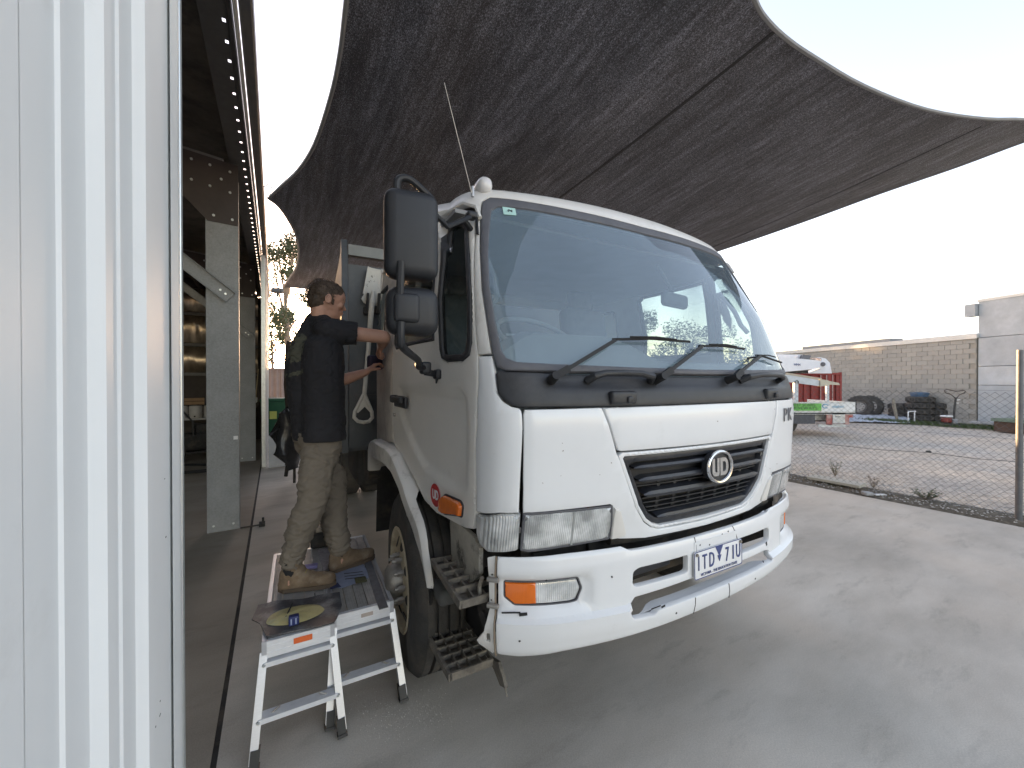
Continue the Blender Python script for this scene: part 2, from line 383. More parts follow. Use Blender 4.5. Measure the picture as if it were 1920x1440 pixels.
patch("windscreen_seal", seal_p, [offs(glass_p, .002)], cab, GREYRUB, truck, thick=.03, er=.012, g=.05, lift=.006)
gl_in = offs(glass_p, .0); 
stk = patch("inspection_sticker", [(-.905, 2.50), (-.848, 2.502), (-.845, 2.547), (-.903, 2.549)], [], cab, mat("pale_sticker", (.45, .68, .62), .5), ws, thick=.001, er=0, lift=.001)
P = onc(-.876, 2.525, .003); text("2", .036, BLACKP, ws, frame_(P, (.1, .4, 1), (-1, .1, 0)), name="sticker_numeral")

# --- roof, pillars and front skin
roof_out = [(-1.094, 1.795), (-1.182, 1.795), (-1.163, 1.95), (-1.10, 2.25), (-1.027, 2.50), (-1.03, 2.545), (-1.06, 2.565), (-3.25, 2.575), (-3.25, 3.10), (3.25, 3.10), (3.25, 2.575), (1.06, 2.565), (1.03, 2.545), (1.027, 2.50), (1.10, 2.25), (1.163, 1.95), (1.182, 1.795), (1.094, 1.795)]
wsh = [(t, z) for t, z in seal_p]
roofpoly = roof_out[:]
arch = [(t, z) for t, z in seal_h if z > 1.79]
roofpoly = roof_out+[(t+.004, z+.003) for t, z in arch]+[(-t-.004, z+.003) for t, z in reversed(arch) if t > 0]
patch("cab_roof", roofpoly, [], cab, CREAM, truck, thick=.02, er=.006, g=.06)
MB().bb((-.12, .7, 2.735), (.12, 2.2, 2.75)).bb((-1.0, 2.16, 2.60), (1.0, 2.20, 2.72)).build("roof_ridge", CREAM, truck)
for s in (-1, 1):
    patch("corner_panel", sd([(1.093, 1.787), (1.183, 1.787), (1.20, 1.72), (1.236, 1.587), (1.253, 1.43), (1.24, 1.122), (1.20, 1.128), (1.08, 1.152), (.992, 1.155), (.984, 1.45), (.983, 1.55), (.986, 1.566), (.996, 1.574), (1.03, 1.581), (1.068, 1.60), (1.094, 1.632), (1.092, 1.70)], s), [], cab, WHITE2, truck, er=.009, g=.045)
    patch("pillar_vent_strip", sd([(1.028, 2.515), (1.042, 2.52), (1.06, 2.375), (1.044, 2.37)], s), [], cab, BLKPL, truck, thick=.008, er=.003, lift=.009)
# front panel: white skin under the black cowl with grille opening and lamp recesses
gril_h = [(0, 1.368), (.555, 1.368), (.572, 1.36), (.57, 1.345), (.476, 1.13), (.42, 1.055), (.37, 1.018), (.32, 1.003), (0, .997)]
front_h = [(0, .972), (.40, .978), (.535, .99), (.585, 1.0), (.588, 1.06), (.60, 1.147), (.612, 1.158), (.974, 1.156), (.978, 1.45), (.977, 1.55), (.972, 1.568), (0, 1.568)]
hood_out = symm([(0, 1.378), (.565, 1.381), (.58, 1.386), (.60, 1.43), (.645, 1.552), (.655, 1.570), (0, 1.572)])
front_poly = symm([(0, .966), (.40, .973), (.535, .99), (.585, 1.0), (.588, 1.06), (.60, 1.147), (.612, 1.158), (.974, 1.156), (.978, 1.45), (.977, 1.55), (.972, 1.568), (.66, 1.570), (.652, 1.552), (.607, 1.43), (.588, 1.375), (.572, 1.345), (.48, 1.13), (.42, 1.052), (.37, 1.016), (.32, 1.001), (0, .995)])
patch("front_panel", front_poly, [], cab, WHITE2, truck, er=.006, g=.045)
patch("hood_panel", hood_out, [], cab, WHITE2, truck, er=.009, g=.045)
# thin white lip around the grille opening
lip_o = symm([(0, 1.372), (.560, 1.374), (.577, 1.362), (.571, 1.338), (.478, 1.13), (.419, 1.055), (.368, 1.019), (.32, 1.005), (0, .999)])
lip_i = symm([(0, 1.358), (.548, 1.358), (.554, 1.35), (.462, 1.135), (.407, 1.066), (.358, 1.032), (.316, 1.018), (0, 1.012)])
patch("grille_surround", lip_o, [lip_i], cab, WHITE2, truck, thick=.03, er=.005, g=.05, lift=-.001)
# cowl
cowl_h = [(0, 1.707), (.45, 1.71), (.85, 1.715), (1.03, 1.719), (1.07, 1.725), (1.088, 1.71), (1.09, 1.63), (1.062, 1.602), (1.028, 1.585), (.98, 1.577), (.5, 1.574), (0, 1.574)]
def cowl_d(t, z): return -.018*sm((z-1.652)/.014)*sm((.93-abs(t))/.12)+.006
cowl = patch("cowl_panel", symm(cowl_h), [], cab, BLKPL, truck, thick=.03, er=.012, g=.016, disp=cowl_d)
for t0, t1 in ((-.625, -.49), (.49, .625)):
    p = Vector(cab((t0+t1)/2, 1.61)); o = MB().rbox(p+Vector((0, -.008, 0)), (abs(t1-t0), .04, .058), .014, Matrix.Rotation(.1*(1 if t0 > 0 else -1), 3, 'Z')).build("hinge_cover", BLKPL, cowl)
    MB().rbox(p+Vector((.02, -.03, -.008)), (.03, .02, .03), .008).build("cover_latch", BLKPL, cowl)
for (a, b, c, d) in ((-.70, -.64, -.46, -.37), (.30, .42, .70, .78)):
    pts = [onc(a, 1.685, -.01), onc(a+.02, 1.695, .03), onc(b, 1.702, .045), onc((b+c)/2, 1.703, .048), onc(c, 1.701, .045), onc(d-.02, 1.693, .03), onc(d, 1.683, -.01)]
    MB().tube(pts, [.018, .017, .014, .013, .014, .016, .017], 10).build("cowl_grab_handle", BLKPL, truck)
WIP = mat("wiper_black", (.012, .012, .013), .65, var=.2)
for pv, kn, bl in ((-.866, (-.545, 1.848), [(-.545, 1.858), (-.324, 1.871), (-.07, 1.868)]), (-.353, (-.01, 1.84), [(-.01, 1.85), (.19, 1.858), (.40, 1.852)]), (.16, (.531, 1.812), [(.40, 1.80), (.60, 1.818), (.88, 1.79)])):
    w_ = MB(); a = onc(pv, 1.687, .045)
    w_.cyl(onc(pv, 1.684, 0), onc(pv, 1.687, .062), .021, .017, 14)
    w_.bar(a, onc(pv+.06, 1.717, .05), .03, .022, (0, -1, .3)); w_.bar(onc(pv+.055, 1.715, .05), onc(kn[0], kn[1], .035), .016, .010, (0, -1, .3))
    wo = w_.build("wiper", WIP, truck)
    k = MB(); pp = [onc(t, z, .022) for t, z in bl]
    fine = []
    for i in range(2): fine += [pp[i].lerp(pp[i+1], j/6) for j in range(6)]
    fine.append(pp[2]); k.tube(fine, .006, 6); k.tube([onc(bl[0][0]+(bl[2][0]-bl[0][0])*(.2+.6*j/6), bl[1][1]+.001, .038-.012*abs(j-3)/3) for j in range(7)], .004, 6)
    k.build("wiper_blade", WIP, wo)
# --- grille
gr_o = symm([(0, 1.357), (.547, 1.357), (.553, 1.35), (.461, 1.136), (.406, 1.067), (.357, 1.033), (.315, 1.019), (0, 1.013)])
gr_i = symm([(0, 1.325), (.50, 1.325), (.512, 1.315), (.425, 1.13), (.385, 1.08), (.345, 1.058), (.31, 1.05), (0, 1.046)])
GRL = mat("grille_plastic", (.022, .024, .03), .38, var=.2, vs_=8, dirt=((.12, .11, .1), .35, 7, .5, .8))
grille = patch("grille", gr_o, [gr_i], cab, GRL, truck, thick=.06, er=.01, g=.04, lift=-.012)
def hw(z): return itp(z, [1.05, 1.08, 1.13, 1.315], [.33, .385, .425, .512])
for z, hh in ((1.302, .028), (1.245, .034), (1.178, .04), (1.063, .03)):
    wd = hw(z)-.012; pts = []; n = 24
    vs = []; fs = []
    for i in range(n+1):
        t = -wd+2*wd*i/n; f = min(1, (wd-abs(t))/.05+.25)
        for (dz, dl) in ((hh/2, -.045), (hh*.35, .0), (0, .006), (-hh*.35, .0), (-hh/2, -.045)): vs.append(onc(t, z+dz*f, dl-.006))
    for i in range(n):
        for j in range(4): fs.append((i*5+j, i*5+j+1, (i+1)*5+j+1, (i+1)*5+j))
    mesh("slat", vs, fs, GRL, grille, angle=25)
patch("backing_panel", symm([(0, 1.33), (.51, 1.33), (.51, 1.25), (.48, 1.205), (0, 1.205)]), [], cab, mat("grille_back", (.014, .014, .016), .5), grille, thick=.01, er=0, lift=-.045)
m_ = MB()
for z in (1.148, 1.126, 1.102, 1.082, 1.212):
    wd = hw(z)-.01
    for i in range(16): m_.bar(onc(-wd+2*wd*i/16, z, -.04), onc(-wd+2*wd*(i+1)/16, z, -.04), .022, .004)
for i in range(-3, 4):
    if abs(i*.105) < .36: m_.bar(onc(i*.105, 1.05, -.045), onc(i*.105, 1.165, -.045), .02, .004, (0, 1, 0)); m_.bar(onc(i*.105, 1.19, -.045), onc(i*.105, 1.235, -.045), .02, .004, (0, 1, 0))
m_.build("grille_mesh", BLKPL, grille)
MB().bb((-.5, .2, .95), (.5, .24, 1.36)).build("radiator", DARK, truck)
# badge
ec = onc(.018, 1.268, .022); ex = Vector((1, .015, 0)); ez = Vector((0, .02, 1)); Mb = frame_(ec, ex, ez)
b_ = MB(); el = lambda a, r: Vector((.108*r*math.cos(a), .078*r*math.sin(a), 0))
ring = [Mb @ (Vector((.092*math.cos(a), .073*math.sin(a), .006))) for a in [2*math.pi*i/48 for i in range(48)]]
b_.tube(ring, .0085, 8, True); badge = b_.build("badge", CHROME, truck)
MB().add([Mb @ Vector((0, 0, .002))]+[Mb @ Vector((.09*math.cos(2*math.pi*i/48), .071*math.sin(2*math.pi*i/48), .001)) for i in range(48)]+[Mb @ Vector((.09*math.cos(2*math.pi*i/48), .071*math.sin(2*math.pi*i/48), -.03)) for i in range(48)],
         [(0, 1+i, 1+(i+1) % 48) for i in range(48)]+[(1+i, 49+i, 49+(i+1) % 48, 1+(i+1) % 48) for i in range(48)]).build("badge_disc", BLKPL, badge)
def letter(poly, M, h, name, m, par, holes=[]):
    bm = patch(name, poly, holes, lambda x, y: tuple(M @ Vector((x, y, 0))), m, par, thick=h, g=.2, er=0, ds=.5, lift=h)
    return bm
def arcp(cx, cy, rx, ry, a0, a1, n=8): return [(cx+rx*math.cos(R(a0+(a1-a0)*i/n)), cy+ry*math.sin(R(a0+(a1-a0)*i/n))) for i in range(n+1)]
Ush = [(-.062, .042), (-.062, -.018)]+arcp(-.040, -.018, .022, .024, 180, 270)+[(-.014, -.042), (-.008, -.030), (-.006, .042), (-.024, .042), (-.024, -.024), (-.036, -.024), (-.042, -.018), (-.042, .042)]
Dsh = [(.0, .042), (.0, -.042), (.030, -.042)]+arcp(.036, 0, .028, .042, -80, 80)+[(.030, .042)]
Dho = [(.019, .024), (.019, -.024), (.032, -.024)]+arcp(.033, 0, .013, .024, -80, 80)+[(.032, .024)]
SILV = mat("satin_silver", (.55, .55, .55), .3, .8, var=.08, vs_=20)
letter(Ush, Mb, .008, "badge_letter", SILV, badge); letter(Dsh, Mb, .008, "badge_letter", SILV, badge, [Dho])
# PK badge
for ch, t in (("P", .765), ("K", .852)):
    p0 = onc(t, 1.478, .004); p1 = onc(t-.03, 1.478, .004); text(ch, .115, mat("dull_badge_silver", (.22, .22, .23), .35, .5), truck, frame_(p0, p0-p1, (0, 0, 1)), name="model_letter", ext=.002, off=-.0006, sx=1.1)
# --- headlights and corner lamps
for s in (-1, 1):
    hp = sd([(.606, 1.147), (.968, 1.150), (.965, 1.0), (.94, .993), (.598, 1.003), (.594, 1.06)], s)
    hl = patch("headlight", hp, [], cab, LENS, truck, thick=.06, er=.014, g=.05, lift=.004)
    dv = sd([(.775, 1.145), (.783, 1.145), (.780, 1.0), (.772, 1.0)], s); patch("lens_divider", dv, [], cab, STEEL if 0 else mat("lens_rib", (.33, .34, .33), .3), hl, thick=.01, er=0, lift=.006)
    patch("lamp_frame", offs(hp, -.006), [offs(hp, .004)], cab, GREYRUB, hl, thick=.03, er=.002, lift=.0)
    patch("corner_lamp", sd([(.984, 1.147), (1.08, 1.144), (1.20, 1.118), (1.238, 1.112), (1.225, 1.03), (1.20, .99), (1.14, .972), (.99, .992), (.978, 1.0)], s), [], cab, LENS, truck, thick=.05, er=.014, g=.04, lift=.003)
    patch("lamp_trim", sd([(.594, 1.143), (.56, 1.125), (.515, 1.02), (.52, 1.005), (.55, .998), (.588, 1.0)], s), [], cab, CREAM, truck, thick=.02, er=.006, lift=.010)
# dark structure seen in the gap between bumper and panel
for s in (-1, 1): MB().bb((s*.3, .24, .90), (s*.95, .34, .985)).bb((s*.55, .20, .86), (s*.62, .26, .99)).build("bumper_bracket", DARK, truck)
MB().tube([(-.55, .15, .965), (-.3, .12, .955), (.3, .12, .955), (.7, .16, .96)], .022, 8).bb((-.9, .22, .70), (.9, .32, .95)).build("front_crossmember", DARK, truck)
MB().rbox((-.35, .13, .84), (.32, .06, .1), .02).build("tow_bracket", mat("tow_steel", (.05, .05, .055), .5, .3), truck)

# --- bumper
hole1 = rnd([(.20, .806), (.222, .80), (.50, .796), (.516, .81), (.514, .862), (.485, .875), (.20, .880)], .012)
hL = [(-t, z) for t, z in hole1]; hR = hole1[:]
slot = [(-.545, .705), (-.54, .69), (-.53, .676), (-.425, .672), (-.40, .688), (-.24, .694), (.08, .70), (.40, .700), (.50, .70), (.51, .745), (.46, .757), (.06, .765), (-.20, .765), (-.505, .752), (-.525, .73)]
def bpoly(a, b, top, bot): return [(a, bot(a)), (b, bot(b)), (b, top(b)), (a, top(a))]
fogL = rnd([(-1.062, .868), (-.76, .868), (-.742, .82), (-.765, .768), (-.80, .764), (-1.02, .768), (-1.062, .80)], .01)
bout = [(-1.085, .575), (-1.0, .570), (-.80, .585), (-.50, .60), (-.20, .612), (.1, .622), (.5, .636), (.85, .65), (1.05, .665), (1.25, .70), (1.38, .73), (1.40, .90), (1.3, .945), (1.0, .965), (.56, .968), (.535, .966), (.50, .955), (.45, .953), (-.47, .953), (-.52, .955), (-.56, .975), (-.80, .975), (-1.085, .97)]
def recess(t, z):                                   # rounded pocket round each fog lamp
    a = abs(t); d = 0
    if .70 < a < 1.10 and .735 < z < .90:
        q = min(a-.702, z-.742, .892-z) if t < 0 else min(a-.702, z-.742, .892-z)
        d = -.022*sm(q/.02)
    return d
BUMP = patch("bumper", bout, [hL, hR, slot, fogL, [(-t, z) for t, z in fogL]], bump, WHITE2, truck, thick=.028, er=.007, g=.022, ds=.015, disp=recess, rows=(.60, .66, .715, .73, .92, .96))
vs = []; fs = []                                    # shelf-like lower lip
lz = lambda t: itp(t, [-.53, -.4, 0, .5], [.672, .688, .698, .70])
n = 24
for i in range(n+1):
    t = -.50+1.0*i/n; p = Vector(bump(t, .66)); z1 = lz(t)-.002; k = sm((t+.50)/.12)*sm((.50-t)/.12)
    for (dy, z) in ((.022, z1), (.022+.050*k, z1+.002*k), (.022+.062*k, z1-.015), (.022+.05*k, z1-.075), (.024, z1-.075)): vs.append((p.x, p.y+dy, z))
for i in range(n):
    for j in range(4): fs.append((i*5+j, i*5+j+1, (i+1)*5+j+1, (i+1)*5+j))
mesh("bumper_lip", vs, fs, WHITE2, BUMP)
GAPM = mat("panel_gap", (.10, .09, .08), .8)
for a, b in (((-.15, .952), (-.145, .885)), ((.142, .952), (.172, .885)), ((-.182, .692), (-.18, .613)), ((.062, .698), (.08, .62))):
    MB().tube([Vector(bump(a[0]+(b[0]-a[0])*i/6, a[1]+(b[1]-a[1])*i/6)) for i in range(7)], .0022, 5).build("bumper_joint", GAPM, BUMP)
for s in (-1, 1):
    f_ = patch("fog_lamp", sd(rnd([(1.058, .860), (.765, .860), (.75, .82), (.772, .775), (.80, .770), (1.018, .774), (1.056, .803)], .008), s), [], bump, LENS, truck, thick=.05, er=.012, g=.04, lift=-.024)
    patch("turn_signal_lens", sd([(1.057, .859), (.937, .859), (.935, .776), (1.018, .775), (1.055, .804)], s), [], bump, ORANGE, f_, thick=.01, er=.006, g=.04, lift=-.020)
    patch("fog_trim", offs(sd(fogL, -s), -.002), [offs(sd(fogL, -s), .004)], bump, GREYRUB, f_, thick=.01, er=0, lift=-.026)
# bare left-end flange where the end cap is missing
end = patch("bumper_end_flange", [(-1.092, .57), (-1.092, .968), (-1.10, .972), (-1.13, .96), (-1.122, .89), (-1.118, .75), (-1.135, .66), (-1.17, .615), (-1.16, .60), (-1.11, .56)], [rnd([(-1.112, .895), (-1.104, .895), (-1.104, .885), (-1.112, .885)], .002), rnd([(-1.115, .79), (-1.108, .79), (-1.108, .78), (-1.115, .78)], .002), rnd([(-1.125, .655), (-1.110, .66), (-1.110, .62), (-1.128, .62)], .004)], bump, CREAM, BUMP, thick=.012, er=.003, g=.03, lift=-.012)
for z in (.883, .778):
    p = Vector(bump(-1.105, z)); MB().rbox(p+Vector((0, -.012, 0)), (.05, .02, .016), .004, Matrix.Rotation(-.8, 3, 'Z')).build("clip", STEEL, BUMP)
MB().tube([Vector(bump(-1.089, .57+.4*i/14))+Vector((-.002, -.002, 0)) for i in range(15)], .0035, 6).build("torn_edge", mat("torn_edge_grime", (.22, .17, .12), .8), BUMP)
# scuffs on bumper and panel paint
sc = MB()
for (t, z, l, wd) in ((-1.03, .752, .07, .006), (-.985, .747, .03, .012), (-.42, .705, .05, .004), (-.38, .70, .02, .008), (.48, .79, .012, .02), (-.9, .88, .006, .006), (-.3, .65, .007, .007), (.3, .66, .007, .007), (-.62, .86, .005, .008), (-.15, .78, .006, .006), (-.05, .90, .006, .006), (-.12, .912, .007, .007), (.05, .93, .006, .006), (.10, .935, .006, .006), (-1.0, .65, .006, .006), (.40, .72, .006, .006)):
    p = Vector(bump(t, z)); q = Vector(bump(t+l*.5, z+.002)); sc.bar(p+(p-q)*1+Vector((0, -.0005, 0)), q+Vector((0, -.0005, 0)), .002, wd, (0, 0, 1))
sc.build("paint_chips", BLACKP, BUMP, kind="stuff")
sc = MB()
for k in range(26):
    t = random.uniform(-.95, .9); z = random.uniform(1.04, 1.55)
    if abs(t) < hw(min(1.31, z))+.08 and z < 1.39: continue
    p = onc(t, z, .0006); a = random.uniform(.0015, .004); sc.bar(p, p+Vector((a*1.5, .0, random.uniform(-.004, .004))), .001, a)
sc.build("stone_chips", mat("rust_chip", (.12, .06, .03), .8), truck, kind="stuff")
# --- number plate
pc = Vector((.006, -.012, .827)); Mp = frame_(pc, (1, .0, -.0), (0, .02, 1)) 
pl = patch("number_plate", rnd([(-.182, -.0635), (.182, -.0635), (.182, .0635), (-.182, .0635)], .012), [], lambda x, y: tuple(Mp @ Vector((x, y, 0))), PAPERW, truck, thick=.004, er=.002, g=.1)
bd = rnd([(-.182, -.0635), (.182, -.0635), (.182, .0635), (-.182, .0635)], .012)
patch("plate_border", bd, [offs(dens(bd, .03), .003)], lambda x, y: tuple(Mp @ Vector((x, y, 0))), mat("plate_blue", (.05, .07, .20), .45), pl, thick=.002, er=0, g=.1, lift=.0015)
PB = mat("plate_blue", (.05, .07, .20), .45)
for ch, x in (("1", -.153), ("T", -.110), ("D", -.058), ("7", .060), ("I", .108), ("U", .150)):
    text(ch, .098, PB, pl, frame_(Mp @ Vector((x, .006, .002)), (1, 0, 0), (0, .02, 1)), name="plate_character", ext=.0015, off=.0, sx=.58 if ch != "I" else .8)
text("VICTORIA - THE EDUCATION STATE", .0185, PB, pl, frame_(Mp @ Vector((0, -.047, .002)), (1, 0, 0), (0, .02, 1)), name="plate_slogan", ext=.0008, off=.0, sx=.92)
letter([(-.028, .060), (.028, .060), (0, .012)], Mp, .002, "plate_triangle", PB, pl)
letter([(-.014, .018), (.014, .018), (0, -.012)], Mp @ Matrix.Translation((0, 0, .001)), .002, "plate_triangle", PB, pl)
for x in (-.165, .168): MB().cyl(Mp @ Vector((x, .050, .001)), Mp @ Vector((x, .050, .008)), .008, .007, 10).build("plate_screw", STEEL, pl)
MB().bb((-.16, .0, .93), (.16, .012, .77)).build("plate_bracket", WHITE2, truck)

# --- doors
qw_o = [(1.28, 2.48), (1.236, 2.50), (1.153, 2.487), (1.108, 2.43), (1.164, 2.047), (1.215, 1.855), (1.247, 1.797), (1.301, 1.772), (1.471, 1.775), (1.524, 1.793), (1.53, 1.842), (1.455, 2.103), (1.351, 2.297)]
mw_o = [(1.575, 1.892), (1.50, 2.11), (1.40, 2.31), (1.325, 2.485), (2.02, 2.49), (2.08, 2.46), (2.30, 1.93), (2.27, 1.892)]
door_p = [(1.189, 1.79), (1.205, 1.72), (1.242, 1.587), (1.259, 1.43), (1.246, 1.12), (1.25, 1.04), (1.30, 1.022), (1.373, 1.012), (1.62, 1.0), (1.70, 1.012), (1.78, 1.03), (1.96, 1.125), (2.16, 1.197), (2.42, 1.243), (2.465, 1.27), (2.50, 1.44), (2.46, 1.74), (2.38, 1.92), (2.07, 2.50), (2.03, 2.545), (1.07, 2.53), (1.037, 2.50), (1.107, 2.25), (1.169, 1.95)]
crease = [(2.27, 1.65), (1.37, 1.648), (1.328, 1.61), (1.316, 1.56), (1.314, 1.337), (1.325, 1.23), (1.36, 1.195), (1.43, 1.184), (1.70, 1.187), (1.78, 1.20), (1.85, 1.236), (2.204, 1.428), (2.28, 1.48), (2.31, 1.54), (2.31, 1.61)]
DOORW = mat("door_paint", (.75, .72, .665), .36, var=.04, vs_=2.2, dirt=((.30, .27, .22), .35, 5, .6, .85), coat=.15)
WGL = glassmat("side_glass", (.55, .62, .60), .06, (.3, .33, .33), ior=1.45, rough=.06)
def dcr(t, z):
    p = (abs(t), z)
    return -.017*sm(dist(p, crease)/.016) if inside(p, crease) else 0
for s in (-1, 1):
    d = patch("door", sd(door_p, s), [sd(qw_o, s), sd(mw_o, s)], cab, DOORW, truck, thick=.03, er=.007, g=.028, disp=dcr)
    q = sd(qw_o, s); patch("quarter_window_seal", q, [offs(q, .034)], cab, RUBBER, d, thick=.03, er=.012, g=.04, lift=.006)
    patch("quarter_window", offs(q, .03), [], cab, WGL, d, thick=0, er=0, lift=-.008)
    q = sd(mw_o, s); patch("door_window_seal", q, [offs(q, .022)], cab, RUBBER, d, thick=.03, er=.008, g=.04, lift=.004)
    patch("door_window", offs(q, .02), [], cab, WGL, d, thick=0, er=0, lift=-.010)
    x = s*1.19
    MB().rbox((x+s*.004, 1.36, 1.55), (.02, .30, .075), .01).build("handle_recess", DARK if 0 else BLKPL, d)
    MB().rbox((x+s*.035, 1.33, 1.565), (.03, .26, .038), .012).rbox((x+s*.02, 1.47, 1.565), (.05, .06, .05), .012).build("door_handle", BLKPL, d)
    MB().cyl((x, 1.53, 1.455), (x+s*.012, 1.53, 1.455), .014, .012, 12).build("door_lock", STEEL, d)
    # marker lamp
    pm_ = sd(rnd([(1.572, 1.088), (1.535, 1.119), (1.368, 1.128), (1.342, 1.115), (1.344, 1.066), (1.38, 1.062), (1.52, 1.028), (1.565, 1.03)], .01), s)
    mk = patch("side_marker", pm_, [], cab, ORANGE, d, thick=.03, er=.014, g=.03, lift=.026)
    patch("marker_base", offs(pm_, -.008), [], cab, RUBBER, mk, thick=.01, er=.003, lift=.006)
    patch("rear_side_panel", sd([(2.472, 1.255), (2.508, 1.44), (2.468, 1.74), (2.39, 1.92), (2.08, 2.50), (2.06, 2.565), (3.0, 2.572), (3.12, 2.54), (3.16, 1.9), (3.2, 1.3), (3.1, 1.2), (2.9, 1.21)], s),
          [sd(rnd([(2.62, 2.0), (2.98, 2.0), (2.80, 2.42), (2.42, 2.42)], .05), s)], cab, CREAM if s > 0 else mat("sanded_primer_paint", (.56, .52, .46), .6, var=.18, vs_=3, dirt=((.28, .26, .25), .7, 4, .45, .62)), truck, er=.01, g=.06)
    q = sd(rnd([(2.62, 2.0), (2.98, 2.0), (2.80, 2.42), (2.42, 2.42)], .05), s); patch("side_window", offs(q, .004), [], cab, WGL, truck, thick=0, er=0, lift=-.006)
    patch("side_window_seal", offs(q, -.004), [offs(q, .02)], cab, RUBBER, truck, thick=.02, er=.006, lift=.003)
    # rain gutter over the door
    MB().tube([onc(s*1.02, 2.46, .012), onc(s*1.03, 2.53, .014), onc(s*1.10, 2.562, .016), onc(s*1.6, 2.568, .016), onc(s*2.4, 2.57, .014), onc(s*3.1, 2.57, .012)], .011, 6).build("rain_gutter", CREAM, truck)
# round red sticker
lc = onc(-1.647, 1.091, .0015); xa = (onc(-1.60, 1.091, .0015)-onc(-1.70, 1.091, .0015)).normalized(); Ms = frame_(lc, xa, (0, 0, 1))
stk = patch("round_sticker", arcp(0, 0, .062, .062, 0, 352, 44), [], lambda x, y: tuple(Ms @ Vector((x, y, 0))), REDS, truck, thick=.001, er=0)
patch("sticker_ring", arcp(0, 0, .062, .062, 0, 352, 44), [arcp(0, 0, .0595, .0595, 0, 352, 44)], lambda x, y: tuple(Ms @ Vector((x, y, 0))), PAPERW, stk, thick=.0005, er=0, lift=.0008)
for ch, dx in (("U", -.017), ("D", .019)): text(ch, .068, PAPERW, stk, frame_(Ms @ Vector((dx, 0, .001)), xa, (0, 0, 1)), name="sticker_letter", ext=.0004, off=.002, sx=.72)
# back wall and floor of the cab
MB().bb((-1.16, 2.17, 1.2), (1.16, 2.20, 1.62)).bb((-1.16, 2.17, 2.42), (1.16, 2.20, 2.6)).bb((-1.16, 2.17, 1.6), (-.35, 2.20, 2.45)).bb((.85, 2.17, 1.6), (1.16, 2.20, 2.45)).build("cab_back_panel", CREAM, truck)
# --- interior
INT = mat("interior_grey", (.30, .31, .31), .7, var=.1); INTD = mat("interior_cloth", (.13, .14, .16), .9, var=.2, vs_=30)
vs = []; fs = []; n = 40
for i in range(n+1):
    u = -1.04+2.08*i/n; h = 1.80+.12*sm((u+1.06)/.25)*sm((-.02-u)/.45)
    for (b, z) in ((.22+.1*(u*u), 1.70), (.26+.1*u*u, h-.02), (.45, h), (.62, h-.03), (.66, h-.16), (.6, 1.55)): vs.append((u, b, z))
for i in range(n):
    for j in range(5): fs.append((i*6+j, i*6+j+1, (i+1)*6+j+1, (i+1)*6+j))
mesh("dashboard", vs, fs, INT, truck)
MB().bb((-1.05, .3, 1.15), (1.05, 2.15, 1.2)).build("cab_floor", DARK, truck)
sw = Vector((-.60, .68, 1.93)); ax = Vector((0, -.55, .84)).normalized(); x = Vector((1, 0, 0)); y = ax.cross(x)
MB().tube([sw+x*(.225*math.cos(a))+y*(.225*math.sin(a)) for a in [2*math.pi*i/32 for i in range(32)]], .015, 8, True).cyl(sw-ax*.02, sw-ax*.3, .05, .04, 12).rbox(sw-ax*.015, (.13, .10, .04), .02).bar(sw+x*.2, sw-x*.2, .03, .012).bar(sw, sw-y*.2, .03, .012).build("steering_wheel", mat("wheel_grey", (.34, .34, .345), .5), truck)
for u in (-.60, .55):
    s_ = MB(); s_.rbox((u, 1.35, 1.58), (.5, .52, .16), .06); s_.rbox((u, 1.66, 1.98), (.48, .16, .74), .07, Matrix.Rotation(-.16, 3, 'X')); s_.rbox((u, 1.74, 2.42), (.27, .11, .20), .05)
    s_.build("seat", INTD, truck)
MB().rbox((.0, 1.35, 1.56), (.36, .5, .14), .05).rbox((.0, 1.62, 1.82), (.36, .14, .42), .05).build("centre_seat", INTD, truck)
MB().bb((-1.1, .62, 2.50), (1.1, 2.15, 2.52)).build("headliner", mat("headliner_grey", (.3, .3, .3), .9), truck)
MB().rbox((.30, .47, 2.185), (.30, .05, .12), .04, Matrix.Rotation(.15, 3, 'Z')).cyl((.30, .50, 2.24), (.30, .62, 2.44), .012, n=8).build("interior_mirror", mat("mirror_back", (.10, .105, .11), .5), truck)
for s in (-1, 1):
    MB().tube([(s*.99, .62, 2.30), (s*.95, .57, 2.27), (s*.945, .50, 2.17), (s*.955, .46, 2.07), (s*1.0, .44, 2.02)], .015, 8).build("pillar_grab_bar", INT, truck)
# roof marker lamps, aerials
for s in (-1,):
    p = onc(s*.985, 2.675, .0)
    MB().rbox(p+Vector((0, .02, .018)), (.078, .13, .085), .036).build("roof_marker_lamp", mat("clear_marker_lens", (.66, .64, .62), .25, coat=.5), truck)
p = onc(-1.045, 2.60, .01); q = TP(833, 155, 1, .55)
MB().cyl(p, p+Vector((0, 0, .05)), .009, n=8).tube([p, p.lerp(q, .5), q], [.0028, .0022, .0014], 6).build("antenna", mat("aerial_steel", (.5, .5, .5), .3, .8), truck)
